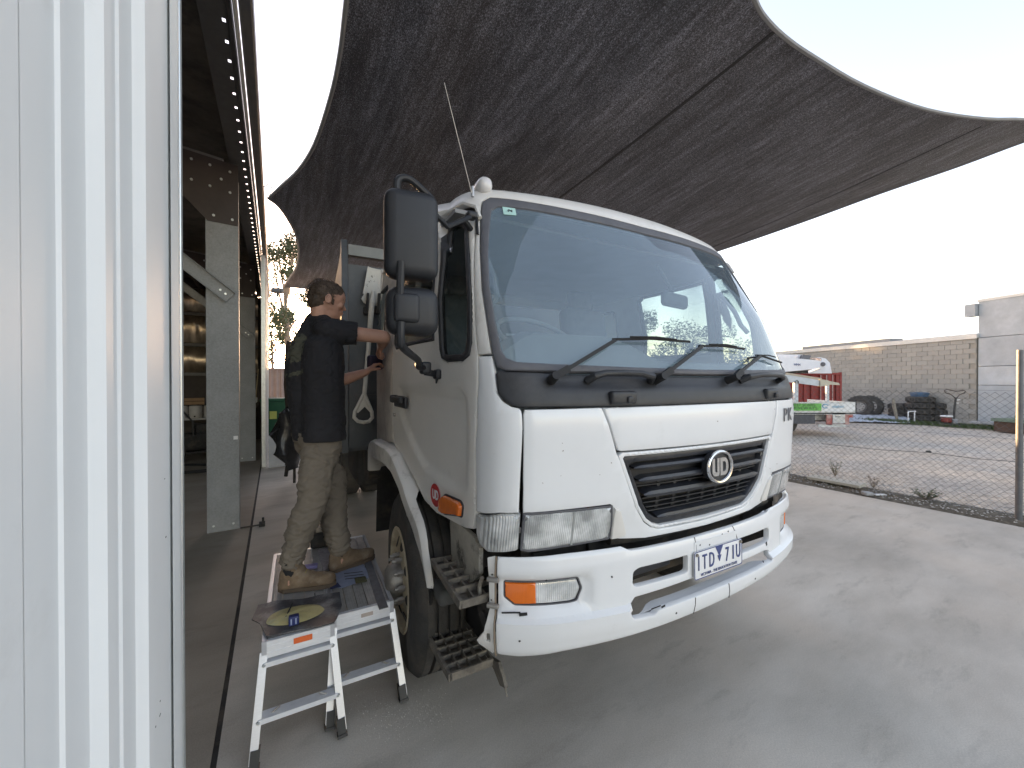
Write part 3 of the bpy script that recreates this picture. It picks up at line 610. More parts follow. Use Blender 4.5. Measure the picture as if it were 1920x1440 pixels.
# --- mirrors
MIR = mat("mirror_housing_plastic", (.016, .017, .020), .5, var=.15, vs_=8, bump=.08, bs=400)
for s in (-1,):
    ux = s*1.383
    top, bot = TP(772, 362, 1, .35), TP(772, 526, 1, .35)
    o = MB(); o.rbox((ux, .35, (top.z+bot.z)/2), (.205, .11, top.z-bot.z), .045, Matrix.Rotation(s*.12, 3, 'Z'), 5).build("mirror_housing", MIR, truck)
    mb = bpy.data.objects[-1] if 0 else None
    t2, b2 = TP(767, 540, 1, .35), TP(767, 630, 1, .35)
    lm = MB().rbox((ux-s*.003, .35, (t2.z+b2.z)/2), (.20, .12, t2.z-b2.z), .05, Matrix.Rotation(s*.12, 3, 'Z'), 5).build("lower_mirror_housing", MIR, truck)
    MB().rbox((ux+s*.03, .30, (t2.z+b2.z)/2+.005), (.095, .04, (t2.z-b2.z)*.6), .018, Matrix.Rotation(s*.12, 3, 'Z')).build("mirror_boss", MIR, lm)
    xm = ux+s*.055
    arm = [onc(s*1.045, 2.50, .01), (s*1.16, .52, top.z-.01), (s*1.28, .38, top.z+.02), (ux+s*.02, .36, top.z+.045), (xm, .35, top.z+.03), (xm, .345, top.z-.04)]
    MB().tube(cr([(xm+.0, .345, top.z-.02), (xm, .345, top.z+.022), (xm-s*.012, .345, top.z+.042), (xm-s*.04, .345, top.z+.05), (xm-s*.075, .35, top.z+.038), (ux-s*.085, .36, top.z+.0)]), .0145, 10).build("mirror_arm_loop", MIR, truck)
    MB().tube([(ux-s*.10, .36, top.z-.06), (s*1.21, .42, top.z-.075), onc(s*1.05, 2.46, .03)], .011, 8).rbox(onc(s*1.06, 2.45, .04), (.05, .05, .035), .012).cyl(onc(s*1.09, 2.41, .0), onc(s*1.09, 2.41, .06), .013, n=8).build("mirror_arm_upper", MIR, truck)
    L0 = Vector((xm, .30, t2.z-.05)); L1 = Vector((xm, .285, bot.z+.05))
    MB().tube([L1, L0], .0145, 8).build("mirror_stem", MIR, truck)
    e1 = Vector((s*1.225, .70, 1.745))
    MB().tube(cr([(xm, .285, (t2.z+b2.z)/2-.05), (xm, .29, b2.z-.02), (xm-s*.02, .33, b2.z-.05), (s*1.30, .56, 1.775), (s*1.275, .64, 1.75), e1]), .0155, 10).build("mirror_arm_lower", MIR, truck)
    e2 = TP(820, 702, 0, s*1.15); e3 = TP(818, 719, 0, s*1.155)
    MB().rbox(e1, (.05, .055, .06), .012).bar(e1+Vector((0, 0, -.02)), e2, .016, .03).rbox(e2, (.035, .06, .05), .012).cyl(e2, e3, .012, .004, 8).build("mirror_bracket", MIR, truck)
# --- wheel arch, wheels, steps
def arcfn(s): return lambda p, h: (s*h, p[0], p[1])
arch_out = [(2.24, .96), (2.24, 1.13), (2.18, 1.195), (2.05, 1.225), (1.55, 1.235), (1.40, 1.222), (1.27, 1.175), (1.09, 1.095), (.96, 1.005), (.84, .955), (.775, .90), (.74, .80), (.70, .70), (.69, .66)]
arch_in = [(.86, .66), (.90, .75), (.97, .84), (1.06, .94), (1.20, 1.03), (1.38, 1.085), (1.60, 1.10), (1.95, 1.08), (2.10, 1.03), (2.17, .95)]
for s in (-1, 1):
    n = 36
    def rs(pl):
        L_ = [0]; 
        for i in range(1, len(pl)): L_.append(L_[-1]+(Vector(pl[i])-Vector(pl[i-1])).length)
        return [(itp(L_[-1]*k/n, L_, [p[0] for p in pl]), itp(L_[-1]*k/n, L_, [p[1] for p in pl])) for k in range(n+1)]
    A = rs(arch_out); B_ = rs(arch_in[::-1]); vs = []; fs = []
    for k in range(n+1):
        a, b = Vector(A[k]), Vector(B_[k]); w0 = itp(k, [0, 6, n-10, n], [1.262, 1.262, 1.245, 1.215])
        ui = itp(k, [0, n-13, n-9, n], [1.08, 1.08, 1.185, 1.185])
        for (f, u) in ((-.0, ui+.01), (.0, w0-.03), (.04, w0-.012), (.12, w0), (.5, w0+.004), (.86, w0), (.96, w0-.015), (1., w0-.035), (1., ui)):
            p = a.lerp(b, f); vs.append((s*u, p.x, p.y))
    for k in range(n):
        for j in range(8): fs.append((k*9+j, k*9+j+1, (k+1)*9+j+1, (k+1)*9+j))
    fs += [tuple(range(9)), tuple(n*9+j for j in reversed(range(9)))]
    fe = mesh("wheel_arch", vs, fs, mat("arch_paint", (.72, .70, .655), .4, var=.05, vs_=4, dirt=((.22, .19, .15), .8, 5, .56, .72), coat=.1), truck)
    # black inner edge and mud liner
    vs = []; fs = []; B2 = rs([(.90, .30), (.93, .66), (1.0, .82), (1.09, .92), (1.22, 1.0), (1.40, 1.05), (1.62, 1.065), (1.9, 1.04), (2.05, .95), (2.12, .80), (2.16, .45)])
    for k in range(n+1):
        b, z = B2[k]
        for u in (1.21, 1.16, .62): vs.append((s*u, b, z))
    for k in range(n):
        for j in range(2): fs.append((k*3+j, k*3+j+1, (k+1)*3+j+1, (k+1)*3+j))
    mesh("wheel_arch_liner", vs, fs, DARK, truck)
    MB().prism([(.66, .66), (.70, 1.0), (.40, 1.0), (.34, .97), (.34, .86), (.40, .80)], lambda p, h: (s*h, p[0], p[1]), 1.08, 1.10).build("step_side_panel", mat("battered_cream", (.42, .39, .33), .6, var=.25, vs_=7, dirt=((.05, .045, .04), .9, 8, .5, .62)), truck)
def wheel(s, u, b, r, yaw, name="wheel"):
    e = empty(name, (u, b, r-.012), 0); e.parent = truck; e.rotation_euler = (0, 0, yaw); wd = .25
    d = Vector((s, 0, 0))
    prof = [(.285, -.02), (.30, .004), (.33, .008), (.42, .006), (.47, -.008), (.495, -.028), (r, -.045)]
    tread = []
    gx = [-.045, -.080, -.083, -.096, -.099, -.138, -.141, -.154, -.157, -.194, -.197, -.210, -.213]
    gd = [0, 0, .022, .022, 0, 0, .022, .022, 0, 0, .022, .022, 0]
    for x_, g_ in zip(gx[1:], gd[1:]): prof.append((r-g_, x_))
    prof += [(r, -.225), (.495, -.245), (.44, -.262), (.30, -.262), (.285, -.24)]
    MB().lathe(prof, (0, 0, 0), d, 72).build("tyre", TYRE, e, angle=30)
    rm = MB(); rm.lathe([(.292, .0), (.298, .006), (.288, .012), (.276, .002), (.268, -.03), (.262, -.045), (.24, -.05), (.222, -.035), (.14, -.005), (.125, .0), (.0, .0)], (0, 0, 0), d, 48)
    ro = rm.build("rim", RIMM, e, angle=30)
    for i in range(8):
        a = 2*math.pi*i/8+.2; c = Vector((s*-.024, .205*math.cos(a), .205*math.sin(a))); MB().lathe([(0, .0205), (.030, .0205), (.033, .016)], c, (s, .35*math.cos(a), .35*math.sin(a)), 14).build("rim_opening", BLACKP, ro)
    MB().lathe([(.098, .0), (.098, .04), (.085, .065), (.06, .085), (.0, .09)], (0, 0, 0), d, 20).build("hub", STEEL, e)
    for i in range(10):
        a = 2*math.pi*i/10; c = Vector((0, .128*math.cos(a), .128*math.sin(a))); MB().cyl(c+d*-.005, c+d*.035, .019, .017, 6).cyl(c+d*.034, c+d*.052, .010, n=8).build("wheel_nut", STEEL, e)
    return e
wheel(-1, -1.235, 1.20, .512, -.05); wheel(1, 1.235, 1.20, .512, 0)
for s in (-1, 1):
    for dx in (0, .30): 
        e = MB().lathe([(.28, 0), (.34, .01), (.46, .0), (.5, -.03), (.5, -.22), (.46, -.25), (.28, -.25), (.28, 0)], (s*(1.22-dx), 5.2, .5), (s, 0, 0), 40).build("rear_tyre", TYRE, truck)
def step(z, u0, u1, b0, b1, nx, ny, slope=0.):
    m_ = MB(); 
    for i in range(nx+1): u = u0+(u1-u0)*i/nx; m_.bb((u-.0035, b0, z-.022), (u+.0035, b1, z))
    for j in range(ny+1): b = b0+(b1-b0)*j/ny; m_.bb((u0, b-.0035, z-.02), (u1, b+.0035, z+.001))
    m_.bb((u0-.006, b0-.006, z-.03), (u0+.008, b1+.006, z+.002)).bb((u0, b0-.006, z-.03), (u1, b0+.004, z+.002)).bb((u0, b0, z-.034), (u1, b1, z-.030))
    # bent, torn corners
    for v in m_.v:
        d = sm((.42-v.y)/.12) if v.y < .42 else 0; v.z -= .03*d*slope; v.x += .01*noise.noise(v*9); v.z += .006*noise.noise(v*14+Vector((3, 1, 2)))
    return m_
for s in (-1,):
    step(.425, -1.205, -1.0, .41, .765, 4, 6, 1).build("lower_step", GRIME, truck)
    step(.815, -1.20, -1.03, .29, .67, 3, 5, .6).build("upper_step", GRIME, truck)
    m_ = MB(); m_.prism([(.76, .42), (.74, .60), (.70, .66), (.66, .66), (.70, .56), (.72, .42)], lambda p, h: (h, p[0], p[1]), -1.208, -1.195)
    m_.bb((-1.0, .50, .42), (-.985, .78, .76)).bb((-1.0, .30, .56), (-.985, .50, .80)); m_.build("step_bracket", DARK, truck)
    MB().rbox((-1.06, .755, .555), (.20, .012, .25), .005, Matrix.Rotation(.12, 3, 'X')).build("step_mud_flap", mat("black_flap", (.015, .016, .018), .3, dirt=((.3, .3, .3), .4, 9, .52, .7)), truck)
    pts = [(-1.19, .74, .40), (-1.19, .76, .55), (-1.19, .70, .67)]; MB().tube(pts, .009, 6).build("step_rod", GRIME, truck)
    MB().tube([TP(904, 1083, 0, -1.10), TP(899, 1100, 0, -1.10), TP(901, 1126, 0, -1.10)], .009, 6).build("torn_step_edge", mat("cream_torn", (.5, .46, .38), .6, dirt=((.15, .12, .1), .8, 9, .45, .6)), truck)
    MB().prism([(.38, .42), (.33, .38), (.31, .35), (.36, .33), (.42, .36), (.50, .38)], lambda p, h: (h, p[0], p[1]), -.99, -.975).prism([(.38, .36), (.33, .29), (.37, .33)], lambda p, h: (h, p[0], p[1]), -.97, -.965).build("lower_skirt", GRIME, truck)
    MB().rbox((-1.14, .76, .645), (.10, .34, .08), .025).build("arch_bracket", mat("greyed_bracket", (.09, .09, .085), .8, dirt=((.2, .18, .15), .5, 6, .5, .7)), truck)
    MB().rbox((-1.02, .33, .72), (.14, .14, .14), .03).cyl((-1.09, .30, .69), (-1.10, .30, .69), .03, n=12).build("step_hanger", DARK, truck)
# chassis, axle, tanks
MB().bb((-.46, .3, .70), (-.36, 6.5, .95)).bb((.36, .3, .70), (.46, 6.5, .95)).bb((-.95, 1.12, .44), (.95, 1.28, .58)).bb((-.3, .8, .62), (.3, 2.0, 1.15)).cyl((-.98, 1.2, .5), (-.80, 1.2, .5), .19, n=20).build("chassis", DARK, truck)
MB().tube([(-.95, 1.0, .62), (-.5, .9, .6), (0, .95, .58), (.6, .9, .6)], .025, 6).cyl((-.7, 1.25, .62), (-.68, 1.35, 1.0), .05, n=10).build("steering_linkage", DARK, truck)
MB().cyl((-1.16, 3.0, .88), (-.72, 3.0, .88), .19, n=20).rbox((-.98, 3.0, .64), (.06, .2, .08), .01).build("air_tank", DARK, truck)
MB().rbox((-.98, 3.9, .72), (.42, .9, .46), .08).build("fuel_tank", DARK, truck)
m_ = MB()
for k in range(5): y0 = 2.5+k*.12; m_.tube([(-1.0, y0, 1.02-.03*k), (-.9, y0+.1, 1.10-.05*k), (-.7, y0+.1, 1.06), (-.45, y0, .96)], .014, 6)
m_.bb((-1.1, 2.55, .99), (-.5, 2.75, 1.08)); m_.build("hoses", mat("hose_rubber", (.05, .04, .032), .7, dirt=((.2, .14, .1), .7, 6, .4, .6)), truck)
MB().rbox((-1.06, 2.42, .74), (.06, .12, .1), .02).build("air_valve", mat("mossy_valve", (.06, .08, .055), .8), truck)
# tipper body
BODY = mat("tipper_body_paint", (.050, .056, .062), .5, var=.12, vs_=3, dirt=((.12, .11, .10), .5, 3, .5, .75))
hbL = -1.34; hb = empty("tipper_body", (0, 0, 0)); hb.parent = truck
MB().bb((hbL, 2.86, 1.04), (1.30, 2.91, 2.80)).build("headboard", BODY, hb)
MB().bb((hbL-.0, 2.83, 2.88), (1.30, 2.91, 2.98)).bb((-1.0, 2.85, 2.80), (-.96, 2.90, 2.90)).bb((.96, 2.85, 2.80), (1.0, 2.90, 2.90)).build("headboard_rail", mat("rail_grey_paint", (.16, .17, .165), .5), hb)
for s in (-1, 1):
    MB().prism([(2.84, 1.0), (2.84, 2.92), (2.90, 3.04), (2.97, 2.90), (6.2, 2.2), (6.2, 1.0)], lambda p, h: (s*h, p[0], p[1]), 1.345, 1.40).build("side_board", BODY, hb)
MB().bb((-1.34, 2.92, 1.0), (1.34, 6.2, 1.06)).bb((-1.34, 6.15, 1.0), (1.34, 6.2, 2.1)).build("tray_floor", BODY, hb)
for z in (1.5, 2.1):
    MB().bb((-1.3, 2.835, z), (1.28, 2.858, z+.05)).build("headboard_rib", BODY, hb)

# ================================================================== GROUND
def slabmat(name, c1, c2, warm, world_bump=.25):
    m = bpy.data.materials.new(name); m.use_nodes = True; t = m.node_tree; N = t.nodes; L = t.links; p = N["Principled BSDF"]
    tc = N.new("ShaderNodeTexCoord")
    def nz(sc, det=8, rg=.6, stretch=None, off=0):
        mp = N.new("ShaderNodeMapping"); L.new(tc.outputs["Object"], mp.inputs[0]); mp.inputs["Location"].default_value = (off, off*.7, 0); mp.inputs["Rotation"].default_value = (0, 0, R(-58))
        if stretch: mp.inputs["Scale"].default_value = stretch
        n = N.new("ShaderNodeTexNoise"); n.inputs["Scale"].default_value = sc; n.inputs["Detail"].default_value = det; n.inputs["Roughness"].default_value = rg; L.new(mp.outputs[0], n.inputs["Vector"]); return n.outputs[0]
    def ramp(src, a, b, ca, cb):
        r = N.new("ShaderNodeValToRGB"); r.color_ramp.elements[0].position = a; r.color_ramp.elements[1].position = b; r.color_ramp.elements[0].color = (*ca, 1); r.color_ramp.elements[1].color = (*cb, 1); L.new(src, r.inputs[0]); return r.outputs[0]
    def mix(f, a, b, mode='MIX'):
        x = N.new("ShaderNodeMixRGB"); x.blend_type = mode
        if isinstance(f, float): x.inputs[0].default_value = f
        else: L.new(f, x.inputs[0])
        for i, q in ((1, a), (2, b)):
            if isinstance(q, tuple): x.inputs[i].default_value = (*q, 1)
            else: L.new(q, x.inputs[i])
        return x.outputs[0]
    base = ramp(nz(.55, 10, .62, (1, 2.6, 1)), .32, .68, c1, c2)
    base = mix(ramp(nz(.35, 4, .5, None, 9), .48, .66, (0, 0, 0), (.55, .55, .55)), base, warm)
    base = mix(1.0, base, ramp(nz(160, 3, .6), .3, .75, (.84, .84, .84), (1.12, 1.12, 1.12)), 'MULTIPLY')
    base = mix(ramp(nz(1.6, 10, .7, (1, 3.5, 1), 31), .55, .72, (0, 0, 0), (.42, .42, .42)), base, tuple(k*.52 for k in c1))
    base = mix(ramp(nz(7, 6, .75, None, 4), .665, .74, (0, 0, 0), (.38, .38, .38)), base, tuple(k*.45 for k in c1))
    base = mix(ramp(nz(3.2, 9, .8, None, 14), .66, .80, (0, 0, 0), (.45, .45, .45)), base, tuple(min(1, k*1.35) for k in c2))
    L.new(base, p.inputs["Base Color"]); rr = ramp(nz(2.2, 6, .6), .3, .7, (.52, .52, .52), (.78, .78, .78)); L.new(rr, p.inputs["Roughness"])
    b = N.new("ShaderNodeBump"); b.inputs["Strength"].default_value = world_bump; b.inputs["Distance"].default_value = .006; L.new(nz(70, 6, .7), b.inputs["Height"]); L.new(b.outputs[0], p.inputs["Normal"])
    return m
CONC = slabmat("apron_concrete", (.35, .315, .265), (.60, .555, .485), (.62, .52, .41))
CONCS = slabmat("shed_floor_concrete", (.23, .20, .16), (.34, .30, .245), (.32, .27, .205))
AL = R(31.04); SHR = Matrix.Rotation(AL, 4, 'Z')
def S(l, s, z=0): return Vector((l*math.cos(AL)-s*math.sin(AL), l*math.sin(AL)+s*math.cos(AL), z))
JL = -.235                                            # line of the shed front
# ground beyond everything
GRAV = mat("gravel_ground", (.53, .45, .36), .95, var=.16, vs_=.9, bump=1., bs=26, dirt=((.40, .385, .36), .6, .5, .44, .6))
def gravelly(m):
    t = m.node_tree; N = t.nodes; L = t.links; p = N["Principled BSDF"]; src = p.inputs["Base Color"].links[0].from_socket; tc = N.new("ShaderNodeTexCoord"); out = src
    for sc, lo, hi in ((24, .62, 1.25), (9, .82, 1.12)):
        v = N.new("ShaderNodeTexVoronoi"); v.inputs["Scale"].default_value = sc; L.new(tc.outputs["Object"], v.inputs["Vector"]); r = N.new("ShaderNodeMapRange"); r.inputs[3].default_value = lo; r.inputs[4].default_value = hi; L.new(v.outputs["Color"], r.inputs[0])
        q = N.new("ShaderNodeVectorMath"); q.operation = 'SCALE'; L.new(out, q.inputs[0]); L.new(r.outputs[0], q.inputs["Scale"]); out = q.outputs[0]
    L.new(out, p.inputs["Base Color"])
gravelly(GRAV)
g = MB()
g.add([(-500, -700, -.03), (500, -700, -.03), (400, 700, -.03), (-400, 700, -.03)], [(0, 1, 2, 3)]); g.build("ground", GRAV, None, kind="structure")
FL = 7.70                                             # line of the wire fence, measured square from the shed front
pave = empty("pavement", (0, 0, 0), kind="structure")
def slabobj(name, l0, l1, s0, s1, m, par, top=0.):
    return MB().bb((l0, s0, -.02), (l1, s1, top)).build(name, m, par, smooth=False)
pr = pave; pr.rotation_euler = (0, 0, AL)
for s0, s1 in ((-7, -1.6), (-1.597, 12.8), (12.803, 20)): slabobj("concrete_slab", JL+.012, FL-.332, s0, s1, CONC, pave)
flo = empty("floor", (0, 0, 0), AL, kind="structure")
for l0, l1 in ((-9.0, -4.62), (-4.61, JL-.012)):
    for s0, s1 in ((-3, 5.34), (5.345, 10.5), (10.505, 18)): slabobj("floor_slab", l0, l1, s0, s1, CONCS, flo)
j = MB()
for k in range(60):                                    # grime in the joint
    a = -2+k*.25; j.bar((JL+.012*noise.noise(Vector((a, 1, 1)))*.5, a, -.006), (JL+.012*noise.noise(Vector((a+.25, 1, 1)))*.5, a+.26, -.006), .026, .004)
j.build("joint_filler", DARK, flo)
# gravel ground strip outside the fence gets loose stones and weeds
soil = MB(); n = 90
vs = []; fs = []
for i in range(n+1):
    s_ = -4+20*i/n
    for k, l in enumerate((FL-.335, FL-.28, FL-.18, FL-.02, FL+.15, FL+.35, FL+.5)):
        q = Vector((l*3, s_*3, 0)); h = [-.03, .0, .008, .010, .008, -.004, -.035][k]+(.014*noise.noise(q)+.014*noise.noise(q*4.3) if 0 < k < 6 else 0); vs.append((l+.03*noise.noise(q*1.7), s_, h))
for i in range(n):
    for k in range(6): fs.append((i*7+k, i*7+k+1, (i+1)*7+k+1, (i+1)*7+k))
SOIL = mat("weedy_soil", (.10, .085, .062), .95, var=.45, vs_=14, bump=.9, bs=40, dirt=((.22, .20, .17), .8, 7, .5, .68))
so_ = mesh("soil_strip", vs, fs, SOIL, None, kind="structure"); so_.rotation_euler = (0, 0, AL)
st = MB()
for k in range(5200):
    l = FL+abs(random.gauss(0, 1.1))-.25; s_ = random.uniform(-1, 12); 
    if l < FL-.3: continue
    r = random.uniform(.006, .018)*(1.4 if random.random() < .1 else 1); c = Vector((l, s_, -.03+r*.5 if l > FL+.4 else .015)); 
    d = [Vector((random.uniform(.7, 1.2)*r*a, random.uniform(.7, 1.2)*r*b, random.uniform(.5, .9)*r*e)) for a, b, e in ((1, 0, 0), (0, 1, 0), (-1, 0, 0), (0, -1, 0), (0, 0, 1))]
    st.add([c+q for q in d], [(0, 1, 4), (1, 2, 4), (2, 3, 4), (3, 0, 4)])
g_ = st.build("gravel", mat("loose_stone", (.42, .41, .39), .9, var=.4, vs_=6), None, smooth=False, kind="stuff"); g_.rotation_euler = (0, 0, AL)
# dry dust specks on the concrete near the stools
sp = MB()
for k in range(420):
    a, b = random.gauss(0, .16), random.gauss(0, .11); p = Vector((-.52+a, 1.95+b, .002)); r = random.uniform(.0006, .0022); sp.add([p+Vector((r, 0, 0)), p+Vector((0, r, 0)), p+Vector((-r, -r, 0)), p+Vector((0, 0, r))], [(0, 1, 3), (1, 2, 3), (2, 0, 3)])
sp.build("dust_crumbs", mat("sanding_dust", (.62, .60, .55), .9), None, smooth=False, kind="stuff")

# ================================================================== SHED
shed = empty("shed", (0, 0, 0), AL, label="white clad steel portal-frame shed on the left with its open bay facing the yard", cat="shed")
CLAD = mat("white_wall_sheet", (.82, .84, .84), .55, spec=.2, var=.025, vs_=2, bump=.05, bs=3, dirt=((.5, .49, .45), .3, 3, .60, .8))
ribs = [1.43-.36-.226*k for k in range(0, 9)]
def sheet(l, s0, s1, ribs_, z0, z1, out=1, rh=.030):
    pr_ = [(s1, 0)]
    for r in sorted(ribs_, reverse=True):
        if s0+.06 < r < s1-.06: pr_ += [(r+.034, 0), (r+.017, rh), (r-.014, rh), (r-.031, 0), (r-.105, 0), (r-.109, .004), (r-.121, .004), (r-.125, 0)]
    pr_.append((s0, 0)); n = len(pr_); zs = [z0, z1]; vs = [(l+out*d, s, z) for z in zs for s, d in pr_]
    return vs, [(i, i+1, n+i+1, n+i) for i in range(n-1)]
rb = [1.07-.2235*k for k in range(0, 12)]
for k in range(3):
    s1 = 1.40-.76*k-(.0 if k == 0 else 0); s0 = s1-.76
    vs, fs = sheet(JL, s0, s1+.002, rb, -.02, 4.12, 1, .016); vs = vs; mesh("wall_sheet", vs, fs, CLAD, shed, angle=20)
m_ = MB(); rn = random.Random(4)
for k in range(16): s_, z = rn.uniform(.85, 1.36), rn.choice([rn.uniform(.55, .95), rn.uniform(.9, 2.2)]); m_.box((JL+.0008, s_, z), (.001, rn.uniform(.002, .012), rn.uniform(.0015, .003)))
m_.build("wall_scuffs", mat("scuff_grey", (.25, .25, .24), .8), shed, kind="stuff")
# corner flashing with rolled bright edge
vs = []; pf = [(JL+.006, 1.335), (JL+.008, 1.36), (JL+.008, 1.40), (JL+.010, 1.425), (JL+.004, 1.436), (JL-.012, 1.44), (JL-.14, 1.44), (JL-.16, 1.43)]
n = len(pf); vs = [(a, b, z) for z in (0, 4.12) for a, b in pf]
mesh("corner_flashing", vs, [(i, i+1, n+i+1, n+i) for i in range(n-1)], mat("flashing_white", (.78, .81, .81), .6, .0, var=.05, vs_=4), shed, angle=50)
MB().tube([(JL+.004, 1.447, z) for z in (0, 1, 2, 3, 4.12)], .009, 8).build("door_track_edge", GALVL, shed)
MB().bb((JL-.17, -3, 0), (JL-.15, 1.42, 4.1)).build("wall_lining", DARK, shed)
# eave: gutter, fascia, slotted eave purlin
EZ = 4.13
FASC = mat("dark_fascia", (.055, .055, .058), .45, .2, var=.1)
gut = MB(); 
gp = [(-.115, EZ+.00), (-.105, EZ+.015), (-.105, EZ+.15), (-.125, EZ+.16), (-.125, EZ+.03), (-.20, EZ+.02)]
SL = 13.6
def extr(pl, s0, s1): 
    n = len(pl); return [(a, s, z) for s in (s0, s1) for a, z in pl], [(i, i+1, n+i+1, n+i) for i in range(n-1)]
mesh("gutter", *extr([(-.195, EZ+.10), (-.195, EZ+.02), (-.185, EZ), (-.125, EZ), (-.112, EZ+.012), (-.110, EZ+.13), (-.122, EZ+.14)], -3, SL), mat("gutter_grey", (.12, .12, .12), .5, .1, var=.1, dirt=((.2, .16, .12), .5, 3, .5, .7)), shed, angle=25)
mesh("gutter_bead", *extr([(-.226, EZ-.012), (-.222, EZ-.02), (-.206, EZ-.02), (-.200, EZ-.008), (-.200, EZ+.02)], -3, SL), mat("bright_drip_edge", (.80, .78, .74), .25, .5, var=.05), shed, angle=25)
mesh("fascia", *extr([(-.23, EZ+.02), (-.236, EZ-.01), (-.26, EZ-.01), (-.262, EZ+.10)], -3, SL), FASC, shed, angle=25)
EAVE = mat("dark_purlin", (.10, .10, .10), .55, .3, var=.15, vs_=9)
vs, fs = extr([(-.262, EZ+.08), (-.262, EZ), (-.275, EZ-.004)], -3, SL); ep = mesh("eave_purlin", vs, fs, EAVE, shed, angle=25)
m_ = MB(); m_.bb((-.42, -3, EZ-.0), (-.305, SL, EZ+.004)).bb((-.424, -3, EZ), (-.42, SL, EZ+.17)); 
for k in range(82): m_.bb((-.305, -2.9+k*.20+.035, EZ), (-.275, -2.9+k*.20+.20, EZ+.004)).bb((-.305, -2.9+k*.20, EZ+.0005), (-.296, -2.9+k*.20+.035, EZ+.003))
m_.build("eave_purlin_flange", EAVE, shed)
# sagging roof lining
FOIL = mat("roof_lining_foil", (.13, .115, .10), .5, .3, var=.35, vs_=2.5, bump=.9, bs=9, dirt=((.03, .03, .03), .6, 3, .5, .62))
vs = []; fs = []; nx, ny = 20, 60
for i in range(nx+1):
    for j_ in range(ny+1):
        l = -.425-4.6*i/nx; s = -3+16.6*j_/ny; q = Vector((l*1.3, s*1.3, 0)); ph = abs(math.sin((s+3.0)*math.pi/4.55))
        z = EZ+.19+.10*(-.42-l)+.0-.10*math.sin(min(1, i/5)*math.pi/2)*ph*.7+.05*noise.noise(q)+.02*noise.noise(q*4); vs.append((l, s, z))
for i in range(nx):
    for j_ in range(ny): fs.append((i*(ny+1)+j_, i*(ny+1)+j_+1, (i+1)*(ny+1)+j_+1, (i+1)*(ny+1)+j_))
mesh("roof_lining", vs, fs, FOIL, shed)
mesh("roof_sheet", [(-.43, -3, EZ+.30), (-9, -3, EZ+1.4), (-9, SL, EZ+1.4), (-.43, SL, EZ+.30)], [(0, 1, 2, 3)], EAVE, shed, smooth=False)
# purlins seen below the lining
for l in (-1.7, -3.0, -4.3): MB().bb((l-.04, -3, EZ+.16-.1*l-.28), (l+.04, SL, EZ+.16-.1*l-.08)).build("roof_purlin", EAVE, shed)
# portal columns with knee plate, rafter, brace
def portal(s, first=False):
    c = MB(); l0, l1, z1 = -.645, -.345, 3.95
    c.bb((l0, s, 0), (l1, s+.003, z1)).bb((l0, s, 0), (l0+.003, s+.10, z1)).bb((l1-.003, s, 0), (l1, s+.10, z1)).bb((l0, s+.098, 0), (l0+.02, s+.101, z1)).bb((l1-.02, s+.098, 0), (l1, s+.101, z1))
    co = c.build("column", GALV, shed)
    MB().bb((l0+.035, s-.0015, 0), (l0+.038, s+.001, z1)).bb((l1-.038, s-.0015, 0), (l1-.035, s+.001, z1)).build("column_fold", GALV, co)
    for l in (l0+.06, l1-.06): MB().cyl((l, s-.008, .07), (l, s, .07), .012, n=6).build("column_bolt", GALVL, co)
    k = MB(); pp = [(l1+.0, 3.44), (l1+.0, 4.12), (-2.0, 4.30), (-2.0, 3.98), (-1.0, 3.86), (l0+.02, 3.45)]
    k.prism(pp, lambda p, h: (p[0], h, p[1]), s-.012, s-.004); kp = k.build("knee_plate", mat("primed_plate", (.035, .026, .024), .6, var=.2), shed)
    for (l, z) in ((-.40, 3.50), (-.57, 3.515), (-.42, 3.80), (-.60, 3.83), (-.76, 3.86), (-.42, 4.03), (-.60, 4.06), (-.76, 4.08), (-.5, 3.93), (-1.0, 3.95), (-1.2, 4.10)):
        MB().cyl((l, s-.022, z), (l, s-.012, z), .014, n=6).build("bolt", GALVL, kp)
    MB().bar((-.5, s+.05, 4.02), (-5.5, s+.05, 4.55), .10, .30).build("rafter", mat("dark_galv", (.16, .155, .15), .55, .4, var=.2, vs_=12), shed)
    a, b = Vector((-.42, s-.02, 2.62)), Vector((-2.1, s-.02, 4.02)); d = (b-a).normalized(); u = d.cross(Vector((0, 1, 0)))
    br = MB().bar(a, b, .15, .004, (0, 1, 0)) if 0 else MB()
    br.bar(a, b, .006, .14, (0, 1, 0)) if 0 else None
    x = Vector((0, 1, 0)); M_ = Matrix((d, x, d.cross(x))).transposed(); L_ = (b-a).length
    br.box((a+b)/2, (L_, .004, .14), M_); 
    for q in (-.068, .068): br.box((a+b)/2+d.cross(x)*q+Vector((0, -.02, 0)), (L_, .04, .004), M_)
    bo = br.build("knee_brace", GALV, shed)
    for q in (.06, .12): MB().cyl(a+d*q+Vector((0, -.012, 0)), a+d*q, .012, n=6).build("bolt", GALVL, bo)
portal(5.46); portal(9.98)
MB().bb((-.40, 5.452, 1.02), (-.36, 5.458, 1.06)).build("socket_plate", mat("switch_white", (.6, .6, .6), .5), shed)
# lashing and gate latch on the floor beside the first column
MB().bb((-.34, 5.44, .0), (-.14, 5.46, .012)).bb((-.16, 5.38, .0), (-.10, 5.50, .03)).cyl((-.12, 5.44, .0), (-.12, 5.44, .09), .012, n=8).build("floor_bolt", DARK, shed)
